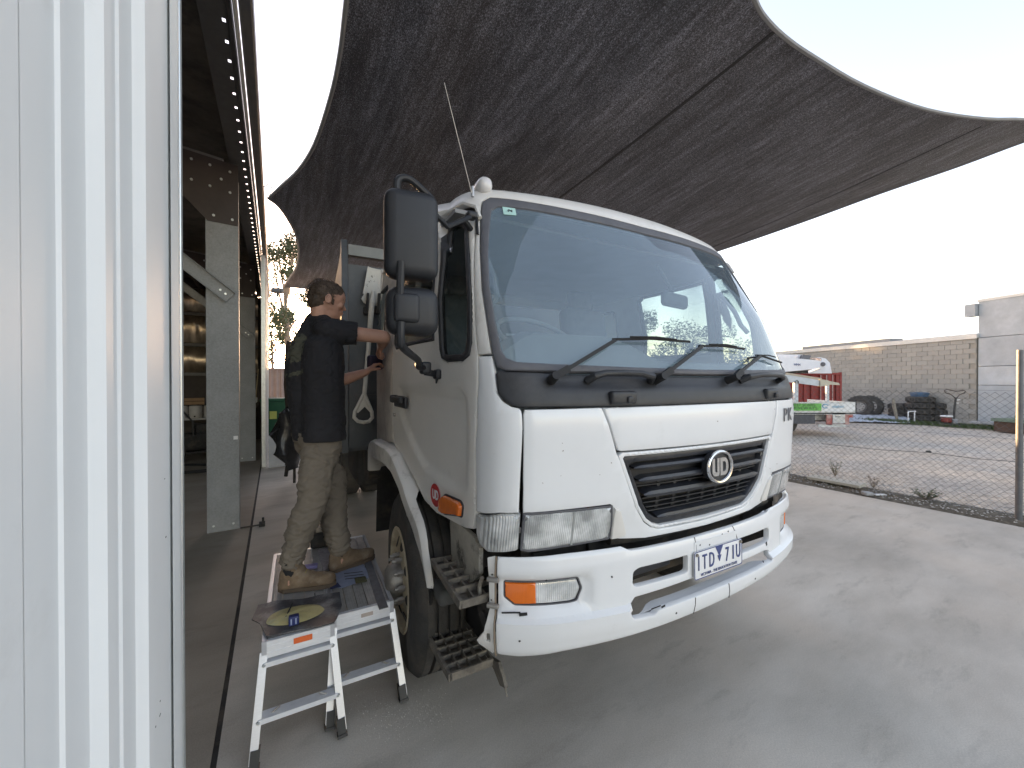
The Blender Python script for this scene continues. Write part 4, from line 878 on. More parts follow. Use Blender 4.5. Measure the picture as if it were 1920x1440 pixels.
# end wall, back wall with foil between girts
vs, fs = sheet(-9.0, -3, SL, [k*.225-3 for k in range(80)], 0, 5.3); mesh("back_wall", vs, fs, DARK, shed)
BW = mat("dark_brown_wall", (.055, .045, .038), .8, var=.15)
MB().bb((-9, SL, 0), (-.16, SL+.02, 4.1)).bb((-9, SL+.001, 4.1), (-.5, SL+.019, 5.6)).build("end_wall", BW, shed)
FOILB = mat("silver_insulation_foil", (.42, .34, .25), .3, .85, var=.25, vs_=3, bump=1., bs=3.5, stretch=(3, 3, .7))
for z0, z1 in ((1.93, 2.62), (2.72, 3.45), (3.55, 4.2)):
    vs = []; fs = []; nx, nz_ = 130, 10
    for i in range(nx+1):
        for k in range(nz_+1):
            l = -8.9+8.5*i/nx; z = z0+(z1-z0)*k/nz_; e = math.sin(math.pi*k/nz_); vs.append((l, SL-.03-.10*e-.05*e*noise.noise(Vector((l*5, z*1.2, z0)))-.03*noise.noise(Vector((l*14, z*3, z0))), z))
    for i in range(nx):
        for k in range(nz_): fs.append((i*(nz_+1)+k, (i+1)*(nz_+1)+k, (i+1)*(nz_+1)+k+1, i*(nz_+1)+k+1))
    mesh("insulation_foil", vs, fs, FOILB, shed)
    MB().bb((-8.9, SL-.14, z0-.10), (-.4, SL-.02, z0-.02)).bb((-8.9, SL-.15, z0-.06), (-.4, SL-.14, z0-.05)).build("wall_girt", EAVE, shed)
# sliding door panel parked at the far end of the opening
SLD = mat("door_sheet", (.52, .50, .48), .35, .2, var=.08, vs_=5)
vs, fs = sheet(-.155, 9.05, SL, [9.2+k*.225 for k in range(20)], .03, EZ-.02, rh=.02); mesh("sliding_door", vs, fs, SLD, shed, angle=20)
MB().bb((-.215, 9.0, .02), (-.150, 9.045, EZ-.02)).build("sliding_door_jamb", GALVL, shed)
vs, fs = sheet(-.21, 9.05, SL, [9.2+k*.225 for k in range(20)], .03, EZ-.02, -1, .01); mesh("sliding_door_back", vs, fs, SLD, shed)
# eye bracket for the sail
MB().tube([S(0, 0)*0+Vector((-.11, 6.3, 4.30)), Vector((-.06, 6.3, 4.36)), Vector((-.02, 6.3, 4.31))], .01, 6).build("sail_eye_bolt", GALVL, shed)

# things inside the shed
def drum(l, s, z, label, lid=(.05, .05, .05)):
    e = empty("white_drum", S(l, s, z), AL, label=label, cat="drum", group="white plastic drums on the shed bench")
    MB().lathe([(.0, .0), (.125, 0), (.134, .015), (.134, .10), (.138, .11), (.134, .12), (.134, .26), (.128, .29), (.05, .305), (.0, .305)], (0, 0, 0), (0, 0, 1), 24).build("body", mat("drum_plastic", (.42, .40, .37), .5, var=.1), e)
    MB().cyl((0, -.13, .04), (0, -.16, .04), .018, n=8).build("tap", BLACKP, e); MB().cyl((.06, -.04, .30), (.06, -.04, .325), .03, n=10).build("cap", BLACKP, e)
zb = .79
bt = empty("workbench", S(-2.2, 12.5, 0), AL, label="steel-topped bench along the end wall inside the shed carrying white drums", cat="bench")
MB().bb((-1.6, -.35, zb-.05), (1.6, .35, zb)).build("bench_top", mat("bench_top_grey", (.3, .29, .27), .6), bt)
for x in (-1.5, -.5, .5, 1.5): MB().bb((x-.03, -.3, 0), (x+.03, -.24, zb-.05)).build("leg", DARK, bt)
MB().bb((-1.5, -.3, .3), (1.5, .3, .33)).build("shelf", DARK, bt)
for i, x in enumerate((-1.94, -1.66, -1.37, -1.09)):
    drum(x, 12.3, zb, ["white plastic drum at the left end of the drums on the shed bench", "white plastic drum under the cardboard box on the shed bench", "white plastic drum just right of the one carrying the cardboard box", "white plastic drum at the right end of the row, behind the steel column"][i])
cb = empty("cardboard_box", S(-1.68, 12.3, zb+.327), AL+.1, label="brown cardboard box lying on top of a white drum in the shed", cat="box")
MB().bb((-.19, -.13, 0), (.19, .13, .15)).build("carton", mat("cardboard", (.27, .17, .09), .8, var=.12, vs_=8), cb, smooth=False)
MB().bb((-.19, -.132, .07), (.19, -.13, .09)).build("print_band", mat("carton_print", (.12, .07, .04), .8), cb)
MB().bb((-.192, -.132, .145), (.192, .0, .156)).build("flap", mat("cardboard", (.27, .17, .09), .8), cb)
pw = empty("compressor", S(-1.42, 10.6, 0), AL+.4, label="wheeled machine with a curved push handle standing inside the shed behind the column", cat="machine")
MB().lathe([(.20, -.03), (.23, 0), (.20, .03), (.12, .02), (.12, -.02), (.20, -.03)], (-.45, -.2, .23), (0, 1, 0), 24).build("wheel", TYRE, pw)
MB().lathe([(.0, -.02), (.12, -.02), (.12, .02), (0, .02)], (-.45, -.2, .23), (0, 1, 0), 20).build("wheel_disc", STEEL, pw)
MB().rbox((-.05, 0, .42), (.7, .4, .36), .08).rbox((.12, 0, .68), (.34, .3, .22), .04).build("engine_body", DARK, pw)
MB().bb((-.35, -.18, .18), (.4, .18, .22)).bb((.3, -.15, 0), (.34, -.1, .2)).build("base_frame", DARK, pw)
MB().tube([(-.1, -.2, .55), (-.12, -.2, .85), (-.28, -.2, 1.08), (-.42, -.2, 1.12)], .018, 6).tube([(-.42, -.3, 1.10), (-.42, -.1, 1.14)], .025, 6).build("push_handle", BLACKP, pw)
hs = MB(); 
for r_ in (.30, .36, .42): hs.tube([S(-1.45, 9.6, .02)+Vector((r_*1.6*math.cos(a), r_*math.sin(a), .01*(r_*10 % 2))) for a in [2*math.pi*i/30 for i in range(30)]], .014, 6, True)
hs.build("coiled_hose", BLACKP, None, label="black hose lying in loops on the shed floor beyond the column", cat="hose")
bm_ = empty("hanging_brush", S(-.42, 12.2, 0), AL, label="long-handled brush and yellow bottle hung at the shed's far corner", cat="brush")
MB().cyl((0, 0, 1.25), (.06, .02, 2.0), .012, n=8).build("handle", mat("pale_wood", (.4, .32, .2), .6), bm_); MB().rbox((0, 0, 1.2), (.08, .08, .14), .03).build("brush_head", PAPERW, bm_)
cl = MB()
for k in range(40): p = Vector((random.uniform(-.35, .1), random.uniform(-.2, .2), random.uniform(.1, 1.2))); cl.rbox(p, [random.uniform(.05, .22) for _ in range(3)], .02, Matrix.Rotation(random.uniform(0, 3), 3, 'Z'), 2)
o = cl.build("stored_clutter", mat("dark_clutter", (.07, .062, .045), .7, var=.6, vs_=5), None, kind="stuff"); o.location = S(-.6, 12.6, 0)

# ================================================================== SHADE SAIL
CTRL = [(-3.70, 6.0, 4.48), (-6.8, 11.7, 4.5), (.35, 10.9, 4.35), (9.4, 6.7, 6.05), (.2, -1.2, 5.5), (2.2, 5.0, 4.75), (5.5, 8.0, 5.15), (-1.3, 3.2, 4.72)]
def solve6(pts):
    import numpy as np
    A = np.array([[1, x, y, x*y, x*x*.5, y*y*.5] for x, y, z in pts]); b = np.array([p[2] for p in pts])
    return np.linalg.lstsq(np.vstack([A, .02*np.eye(6)*[0, 0, 0, 1, 30, 30]]), np.concatenate([b, [0]*6]), rcond=None)[0]
SC6 = solve6(CTRL)
def sailz(x, y): return float(SC6 @ [1, x, y, x*y, x*x*.5, y*y*.5])
def sailpt(px, py):
    d = ray(px, py); k = 1.0; prev = None
    while k < 40:
        p = CAM+d*k
        if p.z >= sailz(p.x, p.y): break
        k += .02
    return (p.x, p.y)
edge = [sailpt(503, 371), (sailpt(530, 346)), sailpt(560, 318), sailpt(590, 270), sailpt(620, 180), sailpt(637, 100), sailpt(649, 0)]
c2 = (.15, -1.6)
a_ = edge[-1]; pre = edge[-2]
edge += [(a_[0]+.55, a_[1]-1.0), (-.22, .9), (-.02, -.3), c2]
re_ = [sailpt(1415, 0), sailpt(1440, 40), sailpt(1480, 75), sailpt(1530, 110), sailpt(1620, 160), sailpt(1740, 205), sailpt(1850, 222), sailpt(1918, 224)]
c3 = (re_[-1][0]+2.3, re_[-1][1]+1.1)
v0, v3 = Vector(c2), Vector(re_[0]); tg = (Vector(re_[1])-v3).normalized()
edge += [tuple((1-q)**3*v0+3*(1-q)**2*q*(v0+Vector((.25, 1.2)))+3*(1-q)*q*q*(v3-tg*1.7)+q**3*v3) for q in (.2, .4, .6, .75, .88)]+re_+[((re_[-1][0]+c3[0])/2, (re_[-1][1]+c3[1])/2-.02), c3]
fa = [sailpt(1918, 266), sailpt(1800, 310), sailpt(1650, 362), sailpt(1500, 417), sailpt(1343, 471)]
lf = [sailpt(640, 545), sailpt(590, 542), sailpt(560, 539), sailpt(531, 537)]
ma, mb = Vector(fa[-1]), Vector(lf[0]); t1 = (Vector(fa[-1])-Vector(fa[-2])).normalized(); t2 = (Vector(lf[1])-Vector(lf[0])).normalized(); L_ = (ma-mb).length
mid = [tuple((1-q)**3*ma+3*(1-q)**2*q*(ma+t1*L_*.35)+3*(1-q)*q*q*(mb-t2*L_*.35)+q**3*mb) for q in (.1, .2, .3, .4, .5, .6, .7, .8, .9)]
edge += fa+mid+lf+[sailpt(544, 520), sailpt(556, 500), sailpt(560, 470), sailpt(555, 440), sailpt(540, 410), sailpt(522, 386)]
i2, i3, i4 = edge.index(c2), edge.index(c3), edge.index(lf[-1])
def crs(seg): return [(p.x, p.y) for p in cr([(a, b, 0) for a, b in seg], 4)][:-1]
edge = crs(edge[:i2+1])+crs(edge[i2:i3+1])+crs(edge[i3:i4+1])+crs(edge[i4:]+[edge[0]])
sail = empty("shade_sail", (0, 0, 0), label="dark charcoal shade sail stretched overhead above the truck", cat="shade sail")
def sailmat():
    m = bpy.data.materials.new("knitted_shade_cloth"); m.use_nodes = True; t = m.node_tree; N = t.nodes; L = t.links; p = N["Principled BSDF"]; p.inputs["Roughness"].default_value = .75
    tc = N.new("ShaderNodeTexCoord"); mp = N.new("ShaderNodeMapping"); mp.vector_type = 'TEXTURE'; mp.inputs["Rotation"].default_value = (0, 0, AL); L.new(tc.outputs["Object"], mp.inputs[0])
    def nz(sc, st, det=2, rg=.5):
        q = N.new("ShaderNodeMapping"); q.inputs["Scale"].default_value = st; L.new(mp.outputs[0], q.inputs[0]); n = N.new("ShaderNodeTexNoise"); n.inputs["Scale"].default_value = sc; n.inputs["Detail"].default_value = det; n.inputs["Roughness"].default_value = rg; L.new(q.outputs[0], n.inputs["Vector"]); return n.outputs[0]
    a = nz(88, (1.6, .75, 1), 3, .7); b = nz(14, (1, .06, 1), 4, .7); c = nz(2.0, (1, .25, 1), 3)
    def ma(op, x, y, z=None):
        q = N.new("ShaderNodeMath"); q.operation = op
        for i, v in enumerate((x, y, z)):
            if v is None: continue
            if isinstance(v, float): q.inputs[i].default_value = v
            else: L.new(v, q.inputs[i])
        return q.outputs[0]
    s_ = ma('ADD', ma('ADD', a, ma('MULTIPLY', b, .34)), ma('MULTIPLY', c, .16))
    r = N.new("ShaderNodeValToRGB"); r.color_ramp.elements[0].position = .67; r.color_ramp.elements[1].position = .97; r.color_ramp.elements[0].color = (.016, .0165, .019, 1); r.color_ramp.elements[1].color = (.50, .52, .60, 1)  # pale speckles paint the light showing through the weave into the colour
    e = r.color_ramp.elements.new(.78); e.color = (.095, .098, .112, 1); L.new(s_, r.inputs[0]); L.new(r.outputs[0], p.inputs["Base Color"])
    bp = N.new("ShaderNodeBump"); bp.inputs["Strength"].default_value = .5; bp.inputs["Distance"].default_value = .004; L.new(a, bp.inputs["Height"]); L.new(bp.outputs[0], p.inputs["Normal"])
    tl = N.new("ShaderNodeBsdfTranslucent"); tl.inputs[0].default_value = (.42, .43, .45, 1); mx = N.new("ShaderNodeMixShader"); mx.inputs[0].default_value = .13; L.new(p.outputs[0], mx.inputs[1]); L.new(tl.outputs[0], mx.inputs[2]); L.new(mx.outputs[0], N["Material Output"].inputs[0])
    return m
SAIL = sailmat()
def sailfn(x, y): return (x, y, sailz(x, y))
# cloth widths: split along seams that run parallel to the shed
s1a, s1b = Vector(sailpt(1452, 57)), Vector(sailpt(1055, 366)); s2a, s2b = Vector(sailpt(1840, 236)), Vector(sailpt(1345, 459))
def clip(poly, a, b, side):
    o = []; d = (b-a)
    def f(p): return side*(d.x*(p[1]-a.y)-d.y*(p[0]-a.x))
    for i in range(len(poly)):
        p, q = poly[i], poly[(i+1) % len(poly)]; fp, fq = f(p), f(q)
        if fp >= 0: o.append(p)
        if fp*fq < 0: t = fp/(fp-fq); o.append((p[0]+(q[0]-p[0])*t, p[1]+(q[1]-p[1])*t))
    return o
ed = dens(edge, .25)
pa = clip(ed, s1a, s1b, 1); rest = clip(ed, s1a, s1b, -1); pb = clip(rest, s2a, s2b, 1); pc_ = clip(rest, s2a, s2b, -1)
nrm = (s1b-s1a).normalized(); nn_ = Vector((-nrm.y, nrm.x))
for pl in (pa, pb, pc_):
    if len(pl) > 3: patch("cloth_panel", pl, [], sailfn, SAIL, sail, thick=.004, g=.3, er=0, ds=.3)
def seam(a, b, wd, nm):
    m_ = MB(); d = (b-a).normalized(); n = 60; pts = [a+(b-a)*(-1+3*k/n) for k in range(n+1)]; pts = [p for p in pts if inside((p.x, p.y), ed)]
    for p, q in zip(pts, pts[1:]): m_.bar((p.x, p.y, sailz(p.x, p.y)-.006), (q.x, q.y, sailz(q.x, q.y)-.006), wd, .008)
    m_.build(nm, BLACKP, sail)
seam(s1a, s1b, .035, "seam"); seam(s2a, s2b, .012, "seam")
hem = MB(); E3 = [Vector((x, y, sailz(x, y))) for x, y in dens(edge, .15)]
hem.tube(E3, .022, 6, True); hem.build("hem", mat("hem_webbing", (.22, .22, .22), .7, var=.1), sail)
ce = edge[0]; MB().tube([Vector((ce[0], ce[1], sailz(*ce))), S(-.02, 6.3, 4.33)], .006, 6).build("corner_shackle", GALVL, sail)
for (x, y) in (c2, c3):
    d = Vector((x, y, 0)).normalized() if (x, y) == c3 else Vector((0, -1, 0)); MB().tube([Vector((x, y, sailz(x, y))), Vector((x, y, sailz(x, y)))+d*1.2+Vector((0, 0, .1))], .008, 6).build("corner_cable", GALVL, sail)

# ================================================================== WIRE FENCE
fence = empty("wire_fence", (0, 0, 0), AL, label="galvanised chain-link fence with a round steel post at the right edge of the yard", cat="fence")
FP = MTF = Matrix.Rotation(-AL, 4, 'Z') @ G(1910, 976)
FLp = FP.x
POSTM = mat("weathered_post", (.13, .135, .145), .6, .35, var=.15, vs_=9, dirt=((.25, .24, .22), .4, 8, .5, .75))
for k, s_ in enumerate((FP.y-3, FP.y, FP.y+3, FP.y+6, FP.y+9, FP.y+12)):
    MB().cyl((FLp, s_, 0), (FLp, s_, 2.06 if k < 2 else 1.62), .030, .028, 14).build("post", POSTM, fence)
wm = MB(); pit = .041; H_ = 1.56; z0 = .03; s0, s1 = FP.y-2.2, FP.y+11.5; k = 0
nrow = int((H_-z0)/pit)
s_ = s0
while s_ < s1:
    ph = 1 if (k % 2) else -1; pts = []
    for r_ in range(nrow+1):
        z = z0+r_*pit; dx = (pit*.5 if (r_ % 2) == 0 else -pit*.5)*ph; q = Vector((s_*.8, z*1.2, 2)); sag = .03*noise.noise(q)
        pts.append(Vector((FLp+.032+(.004 if r_ % 2 else -.004)+sag*.5, s_+dx+.018*noise.noise(q*1.5+Vector((9, 0, 0))), z+sag*.4*(z/H_))))
    wm.tube(pts, .0023, 3); s_ += pit; k += 1
wm.build("chain_link_mesh", mat("wire_grey", (.075, .078, .082), .5, .5, var=.2), fence, kind="stuff")
for z in (1.57, .98, .06): MB().tube([Vector((FLp+.034, s0+(s1-s0)*i/20, z+.012*math.sin(i*2.1)-.01)) for i in range(21)], .0022, 4).build("strand", POSTM, fence)
# wire running over the yard beyond
MB().tube([G(1540, 833)+Vector((0, 0, .02)), G(1650, 845)+Vector((0, 0, .02)), G(1740, 850)+Vector((0, 0, .02)), G(1830, 860), G(1935, 868)], .007, 4).build("loose_cable", BLACKP, None, label="thin dark cable lying across the gravel yard beyond the fence", cat="cable")
MB().rbox(G(1741, 849)+Vector((0, 0, .03)), (.10, .06, .05), .02).build("cable_plug", BLACKP, None, label="small black plug joining the cable on the gravel", cat="plug")
# fibre board slab lying at the edge of the concrete
pk = empty("board_offcut", (0, 0, 0), AL, label="pale flat board lying at the edge of the concrete below the fence", cat="board")
a = Matrix.Rotation(-AL, 4, 'Z') @ G(1607, 921); c = Matrix.Rotation(-AL, 4, 'Z') @ G(1545, 913)
PALE = mat("pale_board", (.45, .42, .35), .7, var=.08, vs_=12)
for k in range(3): MB().bb((a.x+.02+k*.095, a.y-.02, .045), (a.x+.11+k*.095, c.y+.30, .085)).build("plank", PALE, pk)
MB().rbox(G(1626, 929)+Vector((0, 0, .03)), (.12, .1, .05), .015).build("concrete_lump", mat("grey_rubble", (.35, .35, .35), .9), None, label="small grey lump of concrete beside the pale board", cat="rubble")
MB().rbox(G(1650, 930)+Vector((0, 0, .02)), (.16, .05, .015), .004).build("white_scrap", PAPERW, None, label="white scrap lying in the weeds right of the pale board", cat="scrap")
# weeds
def weed(p, h, nl, col, label, wide=.12, group=None):
    m_ = MB(); st_ = MB()
    for k in range(max(3, nl//8)):
        a = random.uniform(0, 6.28); top = p+Vector((wide*math.cos(a)*random.uniform(.3, 1), wide*math.sin(a)*random.uniform(.3, 1), h*random.uniform(.6, 1))); mid_ = p.lerp(top, .5)+Vector((random.uniform(-.02, .02), random.uniform(-.02, .02), 0)); st_.tube([p, mid_, top], [.003, .002, .001], 4)
        for i in range(nl//max(3, nl//8)):
            t = random.uniform(.25, 1); c = p.lerp(top, t); an = random.uniform(0, 6.28); l = random.uniform(.015, .045); d = Vector((math.cos(an), math.sin(an), random.uniform(-.1, .6)))*l; n_ = Vector((-math.sin(an), math.cos(an), 0))*l*.32; m_.add([c, c+d*.5+n_, c+d, c+d*.5-n_], [(0, 1, 2, 3)])
    e = empty("weed", (0, 0, 0), label=label, cat="weed", group=group); m_.build("leaves", mat("weed_leaf_"+str(col), (.055, .085, .03) if col == 0 else (.17, .12, .07), .7, var=.35, vs_=20), e, smooth=False); st_.build("stem", mat("dry_stem", (.20, .15, .09), .8), e)
weed(G(1566, 893), .30, 120, 0, "thin green weed growing at the fence left of the pale board", .14)
weed(G(1735, 938), .16, 240, 0, "low bushy green weed growing below the fence at the concrete edge", .20)
weed(G(1638, 915), .2, 80, 1, "brown dead weed just right of the pale board", .10)
gr = MB(); br_ = MB()
for k in range(4200):
    s_ = random.uniform(2.0, 13); l = FL+random.gauss(.0, .14); p = S(l, s_, .01); h = random.uniform(.015, .07)*(1+.6*noise.noise(p*2)); a = random.uniform(0, 6.28); d = Vector((math.cos(a), math.sin(a), 0))
    (gr if noise.noise(p*1.3)+random.uniform(-.3, .3) > .12 else br_).add([p-d*.003, p+d*.003, p+Vector((d.y*h*.5, -d.x*h*.5, h))], [(0, 1, 2)])
gr.build("grass", mat("strip_grass", (.07, .095, .035), .8, var=.3), None, smooth=False, kind="stuff"); br_.build("dry_grass", mat("strip_dry_grass", (.20, .15, .10), .85, var=.3), None, smooth=False, kind="stuff")
# far strip of grass at the wall foot
gr = MB()
for k in range(6000):
    t = random.random(); c0, c1 = G(1640, 789), G(1890, 806); p = c0.lerp(c1, t)+Vector((random.gauss(0, .25), random.gauss(.1, .35), 0)); h = random.uniform(.03, .14); a = random.uniform(0, 6.28); d = Vector((math.cos(a), math.sin(a), 0)); gr.add([p-d*.015, p+d*.015, p+Vector((d.y*h*.4, 0, h))], [(0, 1, 2)])
gr.build("far_grass", mat("far_green_grass", (.07, .10, .035), .8, var=.3), None, smooth=False, kind="stuff")

# ================================================================== BEYOND THE FENCE
def rmat(name, c1, c2, rough, sc=3, bump=.4, bs=25):
    m = mat(name, c1, rough, var=.18, vs_=sc, bump=bump, bs=bs, dirt=(c2, .6, .9, .4, .65)); t = m.node_tree; N = t.nodes; L = t.links
    p = N["Principled BSDF"]; src = p.inputs["Base Color"].links[0].from_socket; oi = N.new("ShaderNodeObjectInfo")
    mr = N.new("ShaderNodeMapRange"); mr.inputs[3].default_value = .92; mr.inputs[4].default_value = 1.06; L.new(oi.outputs["Random"], mr.inputs[0])
    v = N.new("ShaderNodeVectorMath"); v.operation = 'SCALE'; L.new(src, v.inputs[0]); L.new(mr.outputs[0], v.inputs["Scale"]); L.new(v.outputs[0], p.inputs["Base Color"]); return m
wa, wb = Vector((18.22, 15.5, 0)), Vector((16.55, 26.6, 0)); wd_ = (wb-wa).normalized(); ang = math.atan2(wd_.y, wd_.x)
bw = empty("block_wall", wa, ang, label="long grey-brown concrete block wall with a pale metal capping across the yard", cat="wall")
BLK = rmat("concrete_block", (.335, .325, .30), (.27, .255, .225), .9, .7)
WL = (wb-wa).length; HW = 3.42; bl, bh = .40, .20
MB().bb((0, -.15, -.03), (WL, -.012, HW)).build("mortar_core", mat("mortar", (.29, .27, .235), .95, var=.1), bw)
bm0 = MB().rbox((0, -.0, 0), (bl-.007, .03, bh-.007), .003, n=1); rest = MB(); first = None; cnt = 0
for c in range(int(WL/bl)+1):
    for r_ in range(17):
        x = (c+.5+(.5 if r_ % 2 else 0))*bl; z = .1+bh*r_-.02
        if x > WL-bl*.5: continue
        dy = random.uniform(-.004, .006)
        if cnt < 300:
            if first is None: first = bm0.build("block", BLK, bw, smooth=False); first.location = (x, dy, z)
            else:
                q = first.copy(); COL.objects.link(q); q.parent = bw; q.location = (x, dy, z)
            cnt += 1
        else: rest.bb((x-bl/2+.0035, -.02, z-bh/2+.0035), (x+bl/2-.0035, .015+dy, z+bh/2-.0035))
rest.build("blocks", BLK, bw, smooth=False, kind="stuff")
MB().bb((-.05, -.30, HW-.03), (WL+.1, .05, HW+.12)).bb((-.05, .05, HW-.06), (WL+.1, .065, HW+.125)).build("wall_capping", mat("pale_capping", (.58, .57, .54), .5, var=.08), bw)
MB().bb((4.2, -2.2, HW+.05), (9.2, -1.4, HW+.42)).build("roof_monitor", mat("grey_roofing", (.26, .25, .24), .7), bw)
MB().add([(0, -.3, HW+.1), (WL, -.3, HW+.1), (WL, -9, HW+1.0), (0, -9, HW+1.0)], [(0, 1, 2, 3)]).build("roof", mat("pale_roof", (.55, .55, .54), .5), bw)
tb_ = empty("tilt_panel_building", wa, ang+math.pi, label="taller pale grey precast panel building at the right end of the block wall", cat="building")
PAN = rmat("precast_panel", (.43, .455, .475), (.33, .35, .365), .85, 1.5, .25, 12)
zs = [0, 1.53, 2.26, 3.38, 4.80]
for i in range(4):
    for k in range(3):
        x0 = .03+k*4.2; MB().rbox((x0+2.1, .14, (zs[i]+zs[i+1])/2), (4.2-.012, .20, zs[i+1]-zs[i]-.016), .008, n=1).build("panel", PAN, tb_, smooth=False)
MB().bb((0, .2, 0), (12.6, 8, 4.75)).build("core", mat("mortar", (.24, .22, .19), .95), tb_, smooth=False)
MB().bb((-.30, -.1, 4.25), (.02, .24, 4.72)).build("parapet_stub", PAN, tb_); MB().bb((.01, .02, 4.78), (12.6, .3, 4.88)).build("coping", mat("pale_capping", (.58, .57, .54), .5), tb_)
MB().prism([(0, 4.8), (12.6, 4.8), (12.6, 5.6), (6.0, 5.45)], lambda p, h: (p[0], h, p[1]), .6, 8).build("roof_gable", PAN, tb_)
FG = lambda t, z=0: wa.lerp(wb, t)+Vector((0, 0, z))
def tyre_(name, p, rx, r, wd, label, stackable=True, grp=None, disc=None, parent=None):
    e = MB().lathe([(r*.55, -wd/2), (r*.75, -wd/2-.01), (r*.93, -wd/2+.01), (r, -wd/2+.05), (r, wd/2-.05), (r*.93, wd/2-.01), (r*.75, wd/2+.01), (r*.55, wd/2), (r*.55, -wd/2)], (0, 0, 0), rx, 28)
    for k in range(24):
        a = 2*math.pi*k/24; x = Vector(rx).orthogonal().normalized(); y = Vector(rx).cross(x); c = (x*math.cos(a)+y*math.sin(a))*r; e.box(c, (.035, .035, wd*.7) if abs(rx[2]) > .5 else (wd*.6, .035, .035))
    o = e.build(name, TYRE, None, label=label, cat="tyre", group=grp); o.location = p; return o
o = tyre_("leaning_truck_wheel", W(1622, 770, 18.3)-Vector((.25, 0, 0)), (-.8, -.6, .12), .50, .26, "large truck wheel with a grey rim leaning on the block wall behind the tray truck", disc=True, grp="truck tyres leaning on the block wall")
o.location.z = .50
d_ = MB().lathe([(.285, .10), (.27, .02), (.22, .0), (.2, .05), (.07, .06), (.07, .02), (0, .02)], (0, 0, 0), (-.8, -.6, .12), 28).build("rim", mat("grey_rim", (.42, .41, .39), .6, .1), o)
for k in range(8):
    x = Vector((-.8, -.6, .12)).normalized(); a = x.orthogonal().normalized(); b = x.cross(a); c = x*.066+a*(.14*math.cos(k*math.pi/4))+b*(.14*math.sin(k*math.pi/4)); MB().cyl(c-x*.02, c+x*.006, .022, n=10).build("rim_hole", BLACKP, d_)
o = tyre_("leaning_truck_tyre", Vector((0, 0, 0)), (-.8, -.6, .12), .50, .24, "second truck tyre standing half hidden behind the grey-rimmed wheel at the block wall", grp="truck tyres leaning on the block wall"); o.location = W(1640, 770, 18.3); o.location.z = .50; o.location.y += .25
for si, (px, Z, n_, r_) in enumerate(((1688, 17.6, 3, .38), (1724, 17.0, 4, .44), (1761, 16.8, 3, .44))):
    base = W(px, 780, Z)
    for k in range(n_):
        ord_ = ["bottom", "second", "third", "topmost"][k] if not (n_ == 3 and k == 2) else "topmost"
        st_ = ["low tyre stack left of the white frame", "tallest tyre stack, the one under the blue tub", "tyre stack right of the blue tub"][si]
        tyre_("stacked_tyre", Vector((base.x+random.uniform(-.03, .03), base.y, .13+.255*k*(1 if si else .85))), (0, 0, 1), r_, .245, "%s black tyre of the %s" % (ord_, st_), grp="tyres stacked at the block wall")
b_ = W(1724, 750, 17.0); e = empty("blue_tub", (b_.x, b_.y, 1.02), label="blue tub with a dented lid on top of the tallest tyre stack", cat="tub")
MB().lathe([(0, 0), (.26, 0), (.30, .14), (.31, .14), (.31, .17), (.1, .2), (0, .19)], (0, 0, 0), (0, 0, 1), 20).build("tub_body", mat("faded_blue", (.07, .13, .22), .5, var=.2), e)
c = W(1701, 775, 16.6); e = empty("timber_offcuts", (c.x-.2, c.y, 0), label="grey timber offcuts propped against the tyres at the block wall", cat="timber")
for k in range(4): MB().bar((k*.09-.2, .1*k, 0), (k*.09-.05, .1*k+.35, .95-.1*k), .07, .03).build("plank", mat("grey_timber", (.25, .22, .17), .8, var=.2, vs_=14, stretch=(1, 1, 5)), e)
c = W(1712, 790, 15.9); e = empty("tubular_stand", (c.x, c.y, 0), label="small white tubular frame standing in front of the stacked tyres", cat="frame")
for dx in (-.2, .06): MB().tube([(dx, 0, 0), (dx, 0, .42), (dx+.04, 0, .47), (dx+.16, .15, .47), (dx+.2, .2, .42), (dx+.2, .2, 0)], .02, 6).build("tube_leg", PAPERW, e)
MB().tube([(-.18, 0, .47), (.1, 0, .47)], .02, 6).build("top_tube", PAPERW, e)
c = W(1788, 790, 14.9); e = empty("power_trowel", (c.x, c.y, 0), label="power trowel with looped black handlebar and white-topped motor near the wall corner", cat="machine")
MB().tube([(0, 0, .15), (.03, 0, .7), (.08, 0, 1.05)], .03, 8).build("shaft", BLACKP, e)
MB().tube([(.08, 0, 1.02), (-.10, 0, 1.18), (-.30, 0, 1.24), (-.36, 0, 1.32), (-.28, 0, 1.38), (0, 0, 1.32), (.18, 0, 1.31), (.36, 0, 1.34), (.44, 0, 1.30), (.40, 0, 1.24), (.22, 0, 1.18), (.10, 0, 1.03)], .016, 6).build("handlebar", mat("bar_brown", (.05, .035, .03), .5), e)
MB().rbox((-.27, 0, .36), (.26, .26, .07), .03).rbox((.16, 0, .98), (.10, .06, .05), .01).rbox((.12, 0, .86), (.08, .06, .04), .01).build("motor_cap", PAPERW, e)
MB().rbox((-.27, 0, .22), (.22, .24, .2), .05).build("motor", mat("dull_red", (.20, .04, .03), .6, var=.3), e); MB().rbox((-.02, 0, .13), (.18, .22, .26), .04).build("gearbox", mat("grey_rubble", (.35, .35, .35), .9), e)
MB().lathe([(0, .02), (.42, .02), (.42, .06), (.36, .09), (0, .1)], (-.1, 0, 0), (0, 0, 1), 20).build("guard_ring", DARK, e)
